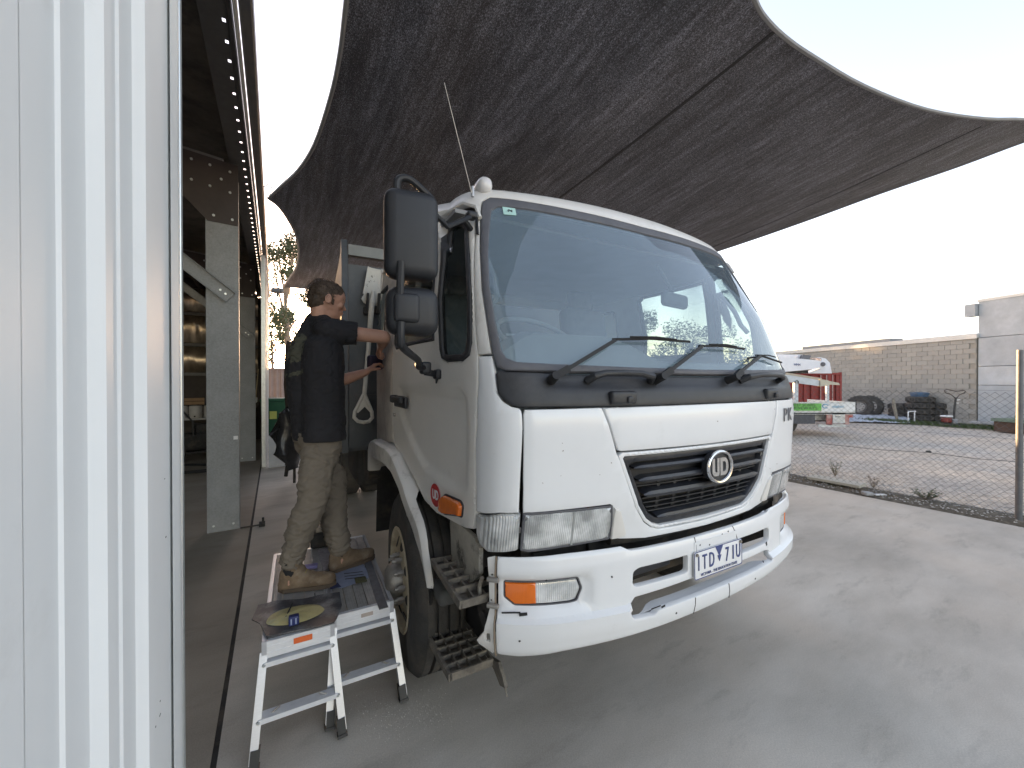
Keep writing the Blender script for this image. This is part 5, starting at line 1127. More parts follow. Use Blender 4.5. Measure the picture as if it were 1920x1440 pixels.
# tarp
vs = []; fs = []; n = 26
for i in range(n+1):
    for k in range(7): q = G(1592+i*4.4, 776+k*2.6+.25*i*.5) ; vs.append((q.x, q.y, .02+.10*abs(noise.noise(Vector((i*.4, k*.5, 1))))+(.10 if 0 < k < 4 else .0)))
for i in range(n):
    for k in range(6): fs.append((i*7+k, i*7+k+1, (i+1)*7+k+1, (i+1)*7+k))
mesh("crumpled_tarp", vs, fs, mat("pale_blue_tarp", (.52, .58, .66), .4, var=.15, vs_=3, bump=.8, bs=4), None, label="pale blue crumpled sheeting lying along the foot of the block wall", cat="tarp")
# rusty bin, rubble
c = W(1905, 800, 13.2); e = empty("steel_bin", (c.x-.35, c.y+.4, 0), ang+math.pi, label="rusty brown steel bin with a green lid at the foot of the panel building", cat="bin")
MB().bb((.25, -.3, .0), (1.6, .5, .34)).build("bin_body", mat("rust_brown", (.085, .05, .035), .85, var=.35, vs_=6), e); MB().bb((.2, -.35, .34), (1.65, .55, .44)).build("lid", mat("faded_green", (.15, .20, .15), .7, var=.2), e); MB().tube([(.3, .5, .45), (.32, .5, .55), (.55, .5, .57), (.58, .5, .45)], .02, 6).build("lid_handle", mat("faded_green", (.14, .22, .15), .7), e)
for k, (px, py, sx, lab) in enumerate(((1813, 792, .38, "pale concrete block lying left of the rubble by the panel building"), (1835, 796, .50, "flat grey paving piece lying between the pale block and the green-lidded bin"), (1851, 797, .30, "small grey rubble piece lying against the green-lidded bin"))):
    q = G(px, py); MB().rbox((q.x, q.y, .08), (sx, .3, .16 if k == 0 else .10), .02, Matrix.Rotation(k*.3, 3, 'Z')).build("rubble_block", mat("grey_rubble", (.35, .35, .35), .9), None, label=lab, cat="rubble")

# red container with a white machine arm on top
ca = W(1577, 755, 16.6); RED = mat("faded_red_steel", (.23, .03, .025), .6, var=.2, vs_=3, dirt=((.5, .42, .4), .35, 5, .6, .8))
rc = empty("red_container", (ca.x, ca.y, 0), R(168), label="low red steel container with white-scuffed ribs behind the tray truck", cat="container")
MB().bb((0, -1.9, .05), (4.4, -.03, 2.02)).build("container_body", RED, rc, smooth=False)
for k in range(14): MB().bb((.08+k*.30, -.03, .12), (.20+k*.30, .03, 1.96)).build("rib", RED, rc, smooth=False)
for x in (0, 1.05, 4.32): MB().bb((x, -.05, .02), (x+.08, .05, 2.06)).build("corner_post", RED, rc, smooth=False)
for k in (1, 2, 3): MB().cyl((.12+k*.22, .055, .1), (.12+k*.22, .055, 1.95), .018, n=6).build("locking_bar", mat("scuffed_bar", (.45, .3, .28), .6), rc)
MB().bb((0, -.03, 1.96), (4.4, .05, 2.04)).build("top_rail", RED, rc, smooth=False)
wb_ = empty("boom_arm", (0, 0, 0), label="white jointed machine boom folded above the red container", cat="boom")
WB = mat("boom_white", (.70, .71, .74), .4, var=.05)
q = lambda px, py, Z=16.0: W(px, py, Z)
def slabpx(name, pts, Z, dep, m, par, r=0):
    P_ = [q(a, b, Z) for a, b in pts]; n = len(P_); back = [p+Vector((.25*dep, dep, 0)) for p in P_]; t = tri2([(p.x, p.z) for p in P_]); vs = P_+back
    mm = MB().add(vs, [f for f in t]+[tuple(i+n for i in reversed(f)) for f in t]+[(i, (i+1) % n, n+(i+1) % n, n+i) for i in range(n)]); return mm.build(name, m, par, angle=50)
slabpx("boom_tube", [(1440, 668), (1505, 673), (1535, 676), (1546, 680), (1548, 686), (1541, 690), (1505, 694), (1440, 700)], 15.6, .35, WB, wb_)
slabpx("boom_head", [(1516, 700), (1536, 691), (1541, 672), (1529, 671), (1537, 670), (1548, 672), (1556, 680), (1560, 700)], 15.9, .5, WB, wb_)
slabpx("boom_upper", [(1440, 664), (1506, 665), (1503, 673), (1440, 668)], 16.2, .4, WB, wb_)
slabpx("boom_block", [(1506, 665), (1521, 667), (1518, 674), (1503, 673)], 16.0, .3, mat("boom_grey", (.12, .12, .13), .6), wb_)
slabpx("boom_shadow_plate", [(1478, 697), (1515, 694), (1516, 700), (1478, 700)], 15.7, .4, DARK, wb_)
MB().cyl(q(1543, 683, 15.55), q(1543, 683, 15.9), .085, n=16).build("boom_pivot", mat("boom_grey", (.12, .12, .13), .6), wb_)
p0 = q(1495, 684, 15.58); text("VM4", .14, NAVY, wb_, frame_(p0, (1, 0, -.02), (0, 0, 1)), name="boom_marking")
# tray truck
tz = 12.2; tt = empty("tray_truck", (0, 0, 0), label="white drop-side tray truck with green and white sign boards parked beyond the fence", cat="truck")
def X(px, Z=tz): return (px-960)/740*Z
def Zh(py, Z=tz): return CAMH-(py-715)/740*Z
TW = mat("tray_white", (.55, .56, .54), .55, var=.08, vs_=6, dirt=((.30, .24, .16), .6, 4, .5, .7))
MB().bb((X(1360), tz, Zh(776)), (X(1606), tz+.03, Zh(754))).bb((X(1606)-.03, tz, Zh(776)), (X(1606), tz+2.0, Zh(754))).build("drop_side", TW, tt)
MB().bb((X(1360), tz, Zh(777)), (X(1606), tz+2.0, Zh(774))).build("tray_deck", TW, tt)
GRN = mat("sign_green", (.13, .42, .08), .5, var=.05); gs = MB().bb((X(1450), tz-.012, Zh(770)), (X(1540), tz-.002, Zh(756.5))).build("green_sign", GRN, tt)
text("SHED SLABS", .125, mat("sign_dark_green", (.01, .05, .01), .5), gs, frame_((X(1503), tz-.016, Zh(759.3)), (1, 0, 0), (0, 0, 1)), name="sign_text", sx=1.25); text("DRIVEWAYS", .125, mat("sign_dark_green", (.01, .05, .01), .5), gs, frame_((X(1506), tz-.016, Zh(765.5)), (1, 0, 0), (0, 0, 1)), name="sign_text", sx=1.25)
ws2 = MB().bb((X(1540), tz-.012, Zh(772)), (X(1603), tz-.002, Zh(756.5))).build("white_sign", mat("sign_white", (.66, .67, .66), .5, var=.04), tt)
CY = mat("sign_cyan", (.05, .28, .45), .5)
text("elephant", .125, CY, ws2, frame_((X(1571), tz-.016, Zh(762)), (1, 0, 0), (0, 0, 1)), name="sign_text", sx=.85)
MB().tube([(X(1547)+.09*math.cos(a), tz-.02, Zh(761.5)+.06*math.sin(a)) for a in [R(20+32*i) for i in range(10)]], .012, 5).build("sign_logo", CY, ws2)
text("0400 000", .05, BLACKP, ws2, frame_((X(1595), tz-.016, Zh(760)), (1, 0, 0), (0, 0, 1)), name="sign_text") if 0 else None
MB().bb((X(1485), tz+.05, Zh(795)), (X(1531), tz+.6, Zh(777))).build("tool_box", mat("dark_toolbox", (.05, .055, .07), .5), tt)
MB().cyl((X(1489), tz+.045, Zh(779.5)), (X(1489), tz+.06, Zh(779.5)), .03, n=10).build("box_lock", STEEL, tt)
MB().bb((X(1531), tz+.3, Zh(790)), (X(1606), tz+.5, Zh(778))).bb((X(1536), tz+.02, Zh(801)), (X(1587), tz+.06, Zh(796))).build("rear_frame", TW, tt)
RDM = mat("marker_red", (.30, .03, .025), .5, var=.1, dirt=((.45, .4, .36), .7, 3, .4, .6))
for a, b, c_, d in ((1551, 1562, 776, 797), (1585, 1594, 776, 796), (1594, 1601, 776, 783)): MB().bb((X(a), tz+.02, Zh(d)), (X(b), tz+.05, Zh(c_))).build("marker_plate", RDM, tt)
lb = MB().bb((X(1562), tz+.0, Zh(793)), (X(1585), tz+.06, Zh(776))).build("lamp_housing", TW, tt); MB().rbox((X(1572), tz-.01, Zh(780)), (.22, .03, .12), .03).build("tail_lamp", LENS, lb)
MB().lathe([(.0, .0), (.2, 0), (.22, .04), (.34, .03), (.37, .06), (.37, .22), (.0, .22)], (X(1487), tz+.25, .37), (0, 1, 0), 24).build("wheel", TYRE, tt)
MB().bb((X(1360), tz+.4, .5), (X(1560), tz+.6, .68)).cyl((X(1500), tz+.5, .42), (X(1512), tz+.5, .42), .12, n=14).build("chassis", DARK, tt)
MB().bb((X(1496)-.06, tz+.06, Zh(754)), (X(1496)+.06, tz+.14, Zh(718))).bb((X(1553), tz+.06, Zh(754)), (X(1558), tz+.12, Zh(722))).build("rack_post", mat("rack_pale_blue", (.48, .52, .55), .55), tt)
slabpx2 = slabpx
o = slabpx("rack_beam", [(1440, 698), (1478, 703), (1538, 713), (1538, 724), (1478, 716), (1440, 712)], tz+.02, .12, mat("rack_pale_blue", (.48, .52, .55), .55), tt)
slabpx("rack_top_rail", [(1440, 695), (1478, 699), (1541, 709), (1541, 713), (1478, 703)], tz+.05, .15, mat("rack_tan", (.40, .34, .26), .6), tt)
slabpx("rack_end", [(1538, 711), (1553, 713), (1556, 722), (1549, 724), (1538, 724)], tz-.02, .16, mat("rack_cream", (.45, .42, .33), .6), tt); slabpx("rack_arm", [(1553, 714), (1573, 718), (1575, 722), (1556, 721)], tz, .08, mat("rack_cream", (.45, .42, .33), .6), tt)
MB().tube([(X(1491), tz, Zh(719)), (X(1491), tz, Zh(715)), (X(1494), tz-.01, Zh(713.5)), (X(1497), tz, Zh(715)), (X(1497), tz, Zh(719))], .012, 6).build("rack_loop", BLACKP, tt)
MB().bb((8.0-3.6, tz, .55), (8.0-1.9, tz+1.9, 2.2)).build("cab", TW, tt) if 0 else None

# far boundary fence, bin, jacket stand
bf = empty("boundary_fence", S(0, 0), AL, label="ribbed metal sheet fence closing the yard beyond the end of the shed", cat="fence")
FM = mat("fence_sheet_pinkish", (.38, .32, .31), .55, .1, var=.08)
for k in range(30):
    l0 = -.2+k*.78; vs = []; pf = []
    for i in range(5): a = l0+i*.156; pf += [(a, 0), (a+.05, 0), (a+.07, -.028), (a+.12, -.028), (a+.14, 0)]
    n = len(pf); vs = [(a, 14.9+b, z) for z in (.03, 2.06) for a, b in pf]; mesh("sheet", vs, [(i, i+1, n+i+1, n+i) for i in range(n-1)], FM, bf, angle=20)
    MB().bb((l0-.03, 14.86, 0), (l0+.0, 14.96, 2.12)).build("post", FM, bf)
MB().bb((-.2, 14.86, 2.05), (23.2, 14.95, 2.11)).build("top_rail", FM, bf)
gb = empty("wheelie_bin", W(518, 760, 10.6)*1, AL-.2, label="green wheelie bin standing by the sliding door at the far end of the shed", cat="bin"); gb.location.z = 0
GB = mat("bin_green", (.008, .075, .035), .5, var=.1)
vs = [(a*(.24 if z < .5 else .29), b*(.28 if z < .5 else .35), z) for z in (.06, 1.14) for a, b in ((-1, -1), (1, -1), (1, 1), (-1, 1))]
MB().add(vs, [(0, 1, 5, 4), (1, 2, 6, 5), (2, 3, 7, 6), (3, 0, 4, 7), (0, 3, 2, 1), (4, 5, 6, 7)]).build("bin_body", GB, gb, smooth=False)
MB().rbox((0, 0, 1.19), (.62, .78, .09), .03).build("lid", GB, gb); MB().bb((-.08, -.36, .70), (.08, -.345, .9)).build("bin_label", mat("yellow_label", (.45, .5, .12), .5), gb)
for x in (-.2, .2): MB().lathe([(0, -.02), (.1, -.02), (.1, .02), (0, .02)], (x, .3, .1), (1, 0, 0), 14).build("wheel", TYRE, gb)
# propped dull sheet at the door foot
MB().bb((-.0, 0, 0), (.42, .02, .62)).build("leaning_sheet", mat("blue_grey_sheet", (.30, .32, .36), .4, .3, var=.15), None, label="blue-grey metal sheet leaning against the foot of the sliding door", cat="sheet")
o = bpy.data.objects["leaning_sheet"]; o.location = S(-.10, 9.0, 0); o.rotation_euler = (R(-6), 0, AL)
# stand with dark jacket and bag
js = empty("jacket_stand", (0, 0, 0), label="dark jacket and crumpled plastic bag hanging on a narrow stand behind the man", cat="stand")
b0 = G(552, 905); Y0 = b0.y
MB().tube([b0, W(552, 800, Y0), W(546, 690, Y0)], .022, 8).tube([W(536, 893, Y0), W(539, 872, Y0)], .03, 6).bar(W(536, 870, Y0), W(556, 874, Y0), .06, .03).build("stand_pole", DARK, js)
def cloth(name, pxs, Z, dep, m, par, amp=.03, sub=10):
    vs = []; fs = []; n = 18
    for i, (cx, cy, wx) in enumerate(pxs):
        for k in range(n):
            a = 2*math.pi*k/n; p = W(cx+wx*math.cos(a), cy, Z); p.y += dep*math.sin(a); q_ = noise.noise(Vector((p.x*3, p.y*3, p.z*5)))+.6*noise.noise(Vector((p.x*8, p.y*8, p.z*11+4))); p += Vector((math.cos(a), math.sin(a), .3))*amp*q_; vs.append(p)
    for i in range(len(pxs)-1):
        for k in range(n): fs.append((i*n+k, i*n+(k+1) % n, (i+1)*n+(k+1) % n, (i+1)*n+k))
    fs += [tuple(range(n)), tuple((len(pxs)-1)*n+k for k in reversed(range(n)))]
    return mesh(name, vs, fs, m, par, angle=60)
cloth("jacket", [(545, 640, 3), (546, 650, 7), (544, 680, 9), (543, 720, 11), (545, 760, 10), (548, 790, 8), (550, 815, 4)], Y0-.1, .12, mat("dark_brown_cloth", (.045, .035, .028), .9, var=.3, bump=.4, bs=14), js, .05)
cloth("plastic_bag", [(545, 762, 3), (540, 775, 9), (533, 795, 19), (531, 815, 25), (532, 832, 24), (540, 852, 16), (545, 868, 9), (546, 880, 3)], Y0-.15, .14, mat("black_plastic_bag", (.03, .03, .032), .25, var=.3, bump=.9, bs=9), js, .13)
# wall lamp or box above the corner of the sail
MB().rbox(W(520, 545, 11.5), (.28, .2, .14), .03).cyl(W(520, 556, 11.5), W(522, 540, 11.6), .03, n=8).build("flood_lamp", mat("lamp_grey", (.10, .10, .10), .5), None, label="small grey floodlight under the far corner of the shade sail", cat="lamp")

# ================================================================== TREES
LEAF = mat("gum_leaf", (.06, .075, .032), .6, var=.4, vs_=1.5); LEAF2 = mat("dense_leaf", (.045, .065, .025), .65, var=.4, vs_=1.2); BARK = mat("gum_bark", (.22, .18, .14), .8, var=.3, vs_=5)
def tree(x, y, h, rad, nl, lm, label, ls=.16, z0=.35, seed=1, clumps=12, group=None):
    rn = random.Random(seed); e = empty("gum_tree" if lm is LEAF else "tree", (x, y, -.03), label=label, cat="tree", group=group)
    tr = MB(); top = Vector((rn.uniform(-.5, .5), rn.uniform(-.5, .5), h*.72)); ps = [Vector((0, 0, 0)), Vector((rn.uniform(-.2, .2), rn.uniform(-.2, .2), h*.35)), top]; tr.tube(ps, [h*.022, h*.016, h*.006], 8)
    cs = []
    for k in range(clumps):
        a = rn.uniform(0, 6.28); r = rad*rn.uniform(.15, 1)**.6; z = h*rn.uniform(z0, .97); rr = r*(1-.55*max(0, (z/h-.6)/.4)); c = Vector((rr*math.cos(a), rr*math.sin(a), z)); cs.append((c, rad*rn.uniform(.22, .42))); b = ps[1].lerp(top, rn.uniform(0, .9)); tr.tube([b, b.lerp(c, .5)+Vector((0, 0, -.1)), c], [h*.007, h*.004, h*.002], 5)
    lv = MB(); V_ = lv.v; F_ = lv.f
    for k in range(nl):
        c, r = cs[rn.randrange(len(cs))]; d = Vector((rn.gauss(0, 1), rn.gauss(0, 1), rn.gauss(0, .8))).normalized()*r*rn.uniform(.2, 1)**.5; p = c+d; u = Vector((rn.gauss(0, 1), rn.gauss(0, 1), rn.gauss(-.6, 1))).normalized()*ls*rn.uniform(.6, 1.3); v = u.orthogonal().normalized()*ls*.28; n = len(V_); V_ += [p, p+u*.5+v, p+u, p+u*.5-v]; F_.append((n, n+1, n+2, n+3))
    tr.build("trunk", BARK, e); lv.build("crown", lm, e, smooth=False)
gp_ = "gum trees beyond the end of the shed"
a = W(540, 470, 24); tree(a.x, a.y, 10.6, 2.3, 5200, LEAF, "tall sparse gum tree showing between the shed gutter and the sail's short edge", .17, .45, 3, 15)
a = W(512, 600, 30); tree(a.x, a.y, 7.5, 2.2, 2600, LEAF, "gum tree low beside the shed gutter, behind the taller one", .2, .3, 9, 10)
a = W(536, 700, 34); tree(a.x, a.y, 3.3, 2.2, 2400, LEAF2, "bushy tree just showing over the sheet fence left of the man", .16, .2, 5, 9)
far = [(1180, 34, 8.6, 3.0), (1275, 36, 7.0, 3.2), (1330, 33, 6.2, 2.6), (1400, 38, 5.6, 3.0)]
labs = ["leafy tree seen through the rear side window of the truck cab", "leafy tree seen through the cab below the interior mirror", "leafy tree seen through the cab just right of its interior mirror", "low leafy tree seen through the cab door window beside the seat"]
for k, (px, Z, h, r) in enumerate(far): a = W(px, 600, Z); tree(a.x, a.y, h, r, 3800, LEAF2, labs[k], .24, .12, 20+k, 16)
for k, (x, y, h, r) in enumerate(((-1.5, 38, 10, 4.2), (3.2, 41, 11, 4.5), (7.5, 44, 10.5, 4.2), (.8, 45, 10, 4.4), (5.3, 47, 11, 4.4))): tree(x, y, h, r, 9000, LEAF2, "dense unseen tree added far behind the truck to block the low sun", .42, .04, 40+k, 34, group="unseen trees added to block the sun")  # added row, out of view, keeps the low sun off the yard wall

# ================================================================== STEP PLATFORMS
def platform(loc, rz, label, stick):
    e = empty("work_platform", loc, rz, label=label, cat="work platform", group="aluminium work platforms beside the truck"); Wd, Ln, H = .31, 1.07, .47
    for k in range(5):
        x0 = .022+k*(Wd-.044)/5; m_ = MB().bb((x0+.002, .03, H-.022), (x0+(Wd-.044)/5-.004, Ln-.03, H-.004))
        for q in range(4): m_.bb((x0+.006+q*.012, .03, H-.004), (x0+.011+q*.012, Ln-.03, H-.0015))
        m_.build("tread", ALUD, e)
    for x in (0, Wd-.02): MB().bb((x, 0, H-.065), (x+.02, Ln, H)).build("side_rail", ALU, e)
    for y in (0, Ln-.02): MB().bb((.0201, y-.001, H-.078), (Wd-.0201, y+.021, H-.001)).bb((.0201, y-.003, H-.06), (Wd-.0201, y-.001, H-.05)).bb((.0201, y-.003, H-.03), (Wd-.0201, y-.001, H-.022)).build("end_rail", ALU2, e)
    for s, y in ((-1, .03), (1, Ln-.03)):
        for sx, x in ((-1, .014), (1, Wd-.014)):
            a, b = Vector((x, y, H-.05)), Vector((x+sx*.036, y+s*.155, .0)); d = (b-a).normalized()
            lg = MB().bar(a, a+d*((b-a).length-.02), .022, .048, (0, 1, 0)).bar(a+Vector((sx*.006, s*.022, 0)), a+d*((b-a).length-.03)+Vector((sx*.006, s*.022, 0)), .03, .004, (0, 1, 0)).build("leg", ALU, e)
            MB().bar(b-d*.075, b, .036, .06, (0, 1, 0)).bar(b-d*.012, b, .045, .07, (0, 1, 0)).build("rubber_foot", BLACKP, lg)
            for t in (.12, .60): c = a.lerp(b, t); MB().cyl(c+Vector((0, s*.024, 0)), c+Vector((0, s*.031, 0)), .009, .006, 10).build("rivet", GALVL, lg)
        for t in (.12, .60):
            c0, c1 = Vector((.014-.036*t, y+s*.155*t, H-.05-(H-.05)*t)), Vector((Wd-.014+.036*t, y+s*.155*t, H-.05-(H-.05)*t)); MB().bar(c0, c1, .055, .022, (0, 0, 1)).build("rung", ALU2, e)
        for sx, x in ((-1, -.01), (1, Wd+.01)): MB().tube([(x+sx*.016, y+s*.105, .14), (x-sx*.05, y+s*.095, .175), (x-sx*.085, y+s*.09, .195)], .004, 6).build("stay", STEEL, e)
    if stick: p_ = MB().bb((.13, -.0035, H-.045), (.21, -.003, H-.018)).build("warning_sticker", mat("orange_warning", (.65, .13, .03), .5), e); MB().bb((.13, -.0036, H-.058), (.21, -.003, H-.046)).build("sticker_text_band", PAPERW, p_)
    else: MB().bb((.14, -.0035, H-.045), (.20, -.003, H-.025)).build("worn_sticker", mat("worn_label", (.42, .36, .32), .6), e)
    return e
RZ = R(28.5)
platform((-1.158, 1.816, 0), RZ, "left aluminium work platform, the nearer one, carrying the putty board at its front end", True)
platform((-.925, 2.022, 0), RZ, "right aluminium work platform against the truck's front wheel, with newspaper on its deck", False)
H = .472
# putty board, putty, tub, spreader
def flat(name, pxs, z, th, m, par=None, bend=0, **k):
    P_ = [G(a, b, z) for a, b in pxs]; pl = [(p.x, p.y) for p in P_]; cx = sum(p[0] for p in pl)/len(pl); cy = sum(p[1] for p in pl)/len(pl)
    return patch(name, pl, [], lambda x, y: (x, y, z+bend*((x-cx)**2+(y-cy)**2)+(.004*noise.noise(Vector((x*12, y*12, 0))) if bend else 0)), m, par, thick=th, g=.03, er=0, ds=.03, **k)
flat("mixing_board", [(472, 1163), (484, 1137), (520, 1128), (562, 1124), (600, 1117), (637, 1112), (641, 1135), (632, 1160), (626, 1169), (585, 1178), (545, 1184), (500, 1194), (493, 1180), (488, 1170)], H+.010, .006, mat("smeared_grey_board", (.05, .05, .056), .5, var=.4, vs_=6, dirt=((.33, .33, .33), .7, 7, .45, .65)), None, .12, label="curled dark mixing board smeared with filler on the front of the nearer platform", cat="board")
PUT = mat("yellow_filler", (.50, .43, .20), .45, var=.15, vs_=9, bump=.6, bs=40, dirt=((.42, .48, .38), .6, 6, .5, .68))
c = G(553, 1150, H+.02); vs = []; fs = []; n = 40; rings = 9
for i in range(rings+1):
    for k in range(n):
        a = 2*math.pi*k/n; r = i/rings; rx = .135*(1+.18*noise.noise(Vector((math.cos(a)*1.4, math.sin(a)*1.4, 5)))); x, y = rx*r*math.cos(a), .085*r*math.sin(a); x, y = x*math.cos(.35)-y*math.sin(.35), x*math.sin(.35)+y*math.cos(.35)
        z = .014*(1-r**2.2)*(1+.7*noise.noise(Vector((x*22, y*22, 1))))+.004*noise.noise(Vector((x*60, y*60, 3)))*(1-r); vs.append((c.x+x, c.y+y, H+.0125+z+.12*(x*x+y*y)))
for i in range(rings):
    for k in range(n): fs.append((i*n+k, i*n+(k+1) % n, (i+1)*n+(k+1) % n, (i+1)*n+k))
mesh("filler", vs, fs, PUT, None, label="smear of pale yellow body filler spread on the mixing board", cat="filler")
c = G(551, 1165, H+.03); e = empty("blue_tin", (c.x, c.y, H+.016), .5, label="small dark blue square tin standing in the filler on the mixing board", cat="tin")
MB().rbox((0, 0, .022), (.046, .034, .044), .006).build("tin_body", mat("tin_blue", (.02, .03, .12), .35, var=.2), e); MB().bb((-.014, -.0178, .008), (-.008, -.0172, .036)).bb((.006, -.0178, .008), (.012, -.0172, .036)).build("tin_print", mat("pale_print", (.3, .35, .5), .5), e)
a, b = G(536, 1158, H+.02), G(549, 1131, H+.04); MB().bar(a+Vector((0, 0, .004)), b, .006, .004).build("filler_stick", BLACKP, None, label="thin black mixing stick lying across the filler", cat="stick")
# newspaper, ruler, small sponge, white mesh blocks
npz = H+.002
np_ = flat("newspaper", [(612, 1098), (610, 1072), (640, 1058), (678, 1050), (694, 1082), (672, 1092), (640, 1103)], npz, .001, mat("newsprint_blue", (.24, .27, .36), .8, var=.1, vs_=20), None, label="sheet of bluish printed newspaper under the boot on the right platform", cat="newspaper")
for q in ([(616, 1098), (633, 1092), (640, 1100), (620, 1105)],): flat("photo_print", q, npz+.0015, .0005, mat("dark_print", (.03, .04, .10), .6), np_)
flat("photo_print", [(664, 1083), (685, 1080), (689, 1090), (667, 1094)], npz+.0015, .0005, mat("olive_print", (.09, .09, .04), .6, var=.4, vs_=60), np_)
for k in range(3): flat("text_line", [(645+k, 1075+k*5), (680+k*2, 1071+k*5), (680+k*2, 1072.2+k*5), (645+k, 1076.2+k*5)], npz+.0015, .0004, BLACKP, np_)
flat("steel_rule", [(676, 1030), (688, 1030), (728, 1138), (711, 1143), (700, 1110)], npz+.003, .002, mat("dull_steel_rule", (.16, .165, .18), .5, .4, var=.2, vs_=30), None, label="long grey steel rule lying along the right platform's edge", cat="rule")
flat("folded_paper", [(594, 1030), (622, 1024), (625, 1062), (607, 1070)], npz+.004, .002, mat("pale_leaflet", (.36, .33, .34), .7, var=.3, vs_=40), None, label="pale printed leaflet lying between the two boots", cat="leaflet")
c = G(582, 1060, H+.02); MB().rbox((c.x, c.y, H+.012), (.085, .05, .022), .008, Matrix.Rotation(.4, 3, 'Z')).build("lilac_sponge", mat("lilac_foam", (.26, .23, .42), .8, var=.1), None, label="small lilac sponge on the platform deck in front of the near boot's toe", cat="sponge")
c = G(612, 1012, H+.05); e = empty("tool_tray", (c.x-.02, c.y+.05, H), .5, label="dark box of small tools at the far end of the platforms behind the legs", cat="tool box")
MB().rbox((0, 0, .05), (.22, .14, .10), .02).build("tray_body", DARK, e); MB().rbox((.03, -.02, .11), (.06, .05, .04), .01).rbox((-.05, .02, .12), (.05, .08, .05), .01).build("tool", STEEL, e)

# shovel hung on the headboard (in truck space)
sh = empty("shovel", TO, TH, label="dirty pale D-handled shovel hung upside down on the dark tipper headboard", cat="shovel")
b = 2.80
def HB(px, py, d=0): return TP(px, py, 1, b-d)
SHV = mat("worn_shovel_white", (.52, .50, .45), .6, var=.1, vs_=4, dirt=((.03, .022, .015), 1., 16, .58, .64))
vs = []; fs = []; L0, L1, R1, R0 = HB(676, 570), HB(689, 501), HB(727, 508), HB(716, 575)
n = 8
for i in range(n+1):
    t = i/n; A_, B_2 = L0.lerp(L1, t), R0.lerp(R1, t); cr = .12 if i < 2 else 0
    for k in range(n+1):
        p = A_.lerp(B_2, k/n); e_ = abs(k/n-.5)*2
        if i == 0: p = p+Vector((0, 0, .05*(e_**4)))
        p.y += -.035*e_**3; vs.append(p)
for i in range(n):
    for k in range(n): fs.append((i*(n+1)+k, i*(n+1)+k+1, (i+1)*(n+1)+k+1, (i+1)*(n+1)+k))
bl_ = mesh("blade", vs, fs, SHV, sh); sd_ = bl_.modifiers.new("thick", 'SOLIDIFY'); sd_.thickness = .004
WOODW = mat("painted_shaft", (.50, .48, .43), .6, var=.1, vs_=9, dirt=((.12, .1, .08), .6, 8, .55, .7))
hA, hB_, hC = HB(697, 568, .03), HB(692, 640, .03), HB(683, 740, .03)
MB().tube([HB(700, 545, .02), hA], [.012, .03], 8).tube([hA, hB_, hC], [.028, .022, .02], 10).build("shaft", WOODW, sh)
c0 = HB(683, 737, .03); lo = [HB(665, 773, .03), HB(664, 783, .03), HB(671, 790, .03), HB(682, 792, .03), HB(692, 790, .03), HB(698, 783, .03), HB(697, 772, .03)]
MB().tube([c0]+lo+[c0], [.016]+[.018]*7+[.016], 8).prism([(a.x, a.z) for a in (HB(683, 740), HB(666, 770), HB(670, 774), HB(683, 762), HB(694, 774), HB(697, 770))], lambda p, h: (p[0], h, p[1]), c0.y-.01, c0.y+.012).build("d_handle", WOODW, sh)
for px in (687, 708): a = HB(px, 582); MB().rbox(a+Vector((0, .01, .0)), (.05, .07, .07), .01).bar(a+Vector((0, -.03, 0)), a+Vector((.01, -.03, .16)), .035, .02).build("shovel_hook", DARK, truck)

# ================================================================== MAN
def blob(name, parts, m, parent, vox=.009, smooth_=4, disp=None, sub=0, **k):
    bm = bmesh.new()
    for (p, r0, q, r1) in parts:
        p, q = Vector(p), Vector(q); d = q-p; L_ = d.length; n = max(1, int(L_/(min(r0, r1)*.55))) if L_ > 1e-5 else 0
        if L_ > 1e-5:
            z = d.normalized(); x = z.orthogonal().normalized(); y = z.cross(x); M_ = Matrix((x, y, z)).transposed().to_4x4(); M_.translation = (p+q)/2
            bmesh.ops.create_cone(bm, cap_ends=True, segments=16, radius1=r0, radius2=r1, depth=L_, matrix=M_)
        for c, r in ((p, r0), (q, r1)): bmesh.ops.create_icosphere(bm, subdivisions=2, radius=r, matrix=Matrix.Translation(c))
    me = bpy.data.meshes.new(name); bm.to_mesh(me); bm.free(); o = bpy.data.objects.new(name, me); COL.objects.link(o)
    rm = o.modifiers.new("r", 'REMESH'); rm.mode = 'VOXEL'; rm.voxel_size = vox; rm.use_smooth_shade = True
    s_ = o.modifiers.new("s", 'SMOOTH'); s_.iterations = smooth_; s_.factor = .6
    if sub: q_ = o.modifiers.new("u", 'SUBSURF'); q_.levels = sub; q_.render_levels = sub
    bpy.context.view_layer.update(); me2 = bpy.data.meshes.new_from_object(o.evaluated_get(bpy.context.evaluated_depsgraph_get())); bpy.data.objects.remove(o); me2.materials.clear(); me2.materials.append(m)
    if disp:
        ns = [v.normal.copy() for v in me2.vertices]
        for v, n_ in zip(me2.vertices, ns): v.co += n_*disp(v.co, n_)
    me2.polygons.foreach_set("use_smooth", [True]*len(me2.polygons)); me2.update()
    o = bpy.data.objects.new(name, me2); COL.objects.link(o); o.parent = parent; return prop(o, **k)
man = empty("person", (0, 0, 0), label="man in a black t-shirt and khaki work trousers standing on the platforms sanding the cab", cat="person")
SKIN = mat("skin", (.42, .235, .165), .5, var=.12, vs_=14, bump=.08, bs=200); SHIRT = mat("black_shirt", (.011, .011, .014), .85, var=.25, vs_=8, bump=.25, bs=260)
KHAKI = mat("khaki_cotton", (.155, .133, .105), .9, var=.07, vs_=4, bump=.2, bs=300, dirt=((.10, .085, .065), .35, 3, .5, .8)); BOOT = mat("tan_suede", (.15, .105, .065), .85, var=.3, vs_=12, bump=.3, bs=140, dirt=((.30, .26, .2), .5, 8, .5, .7))
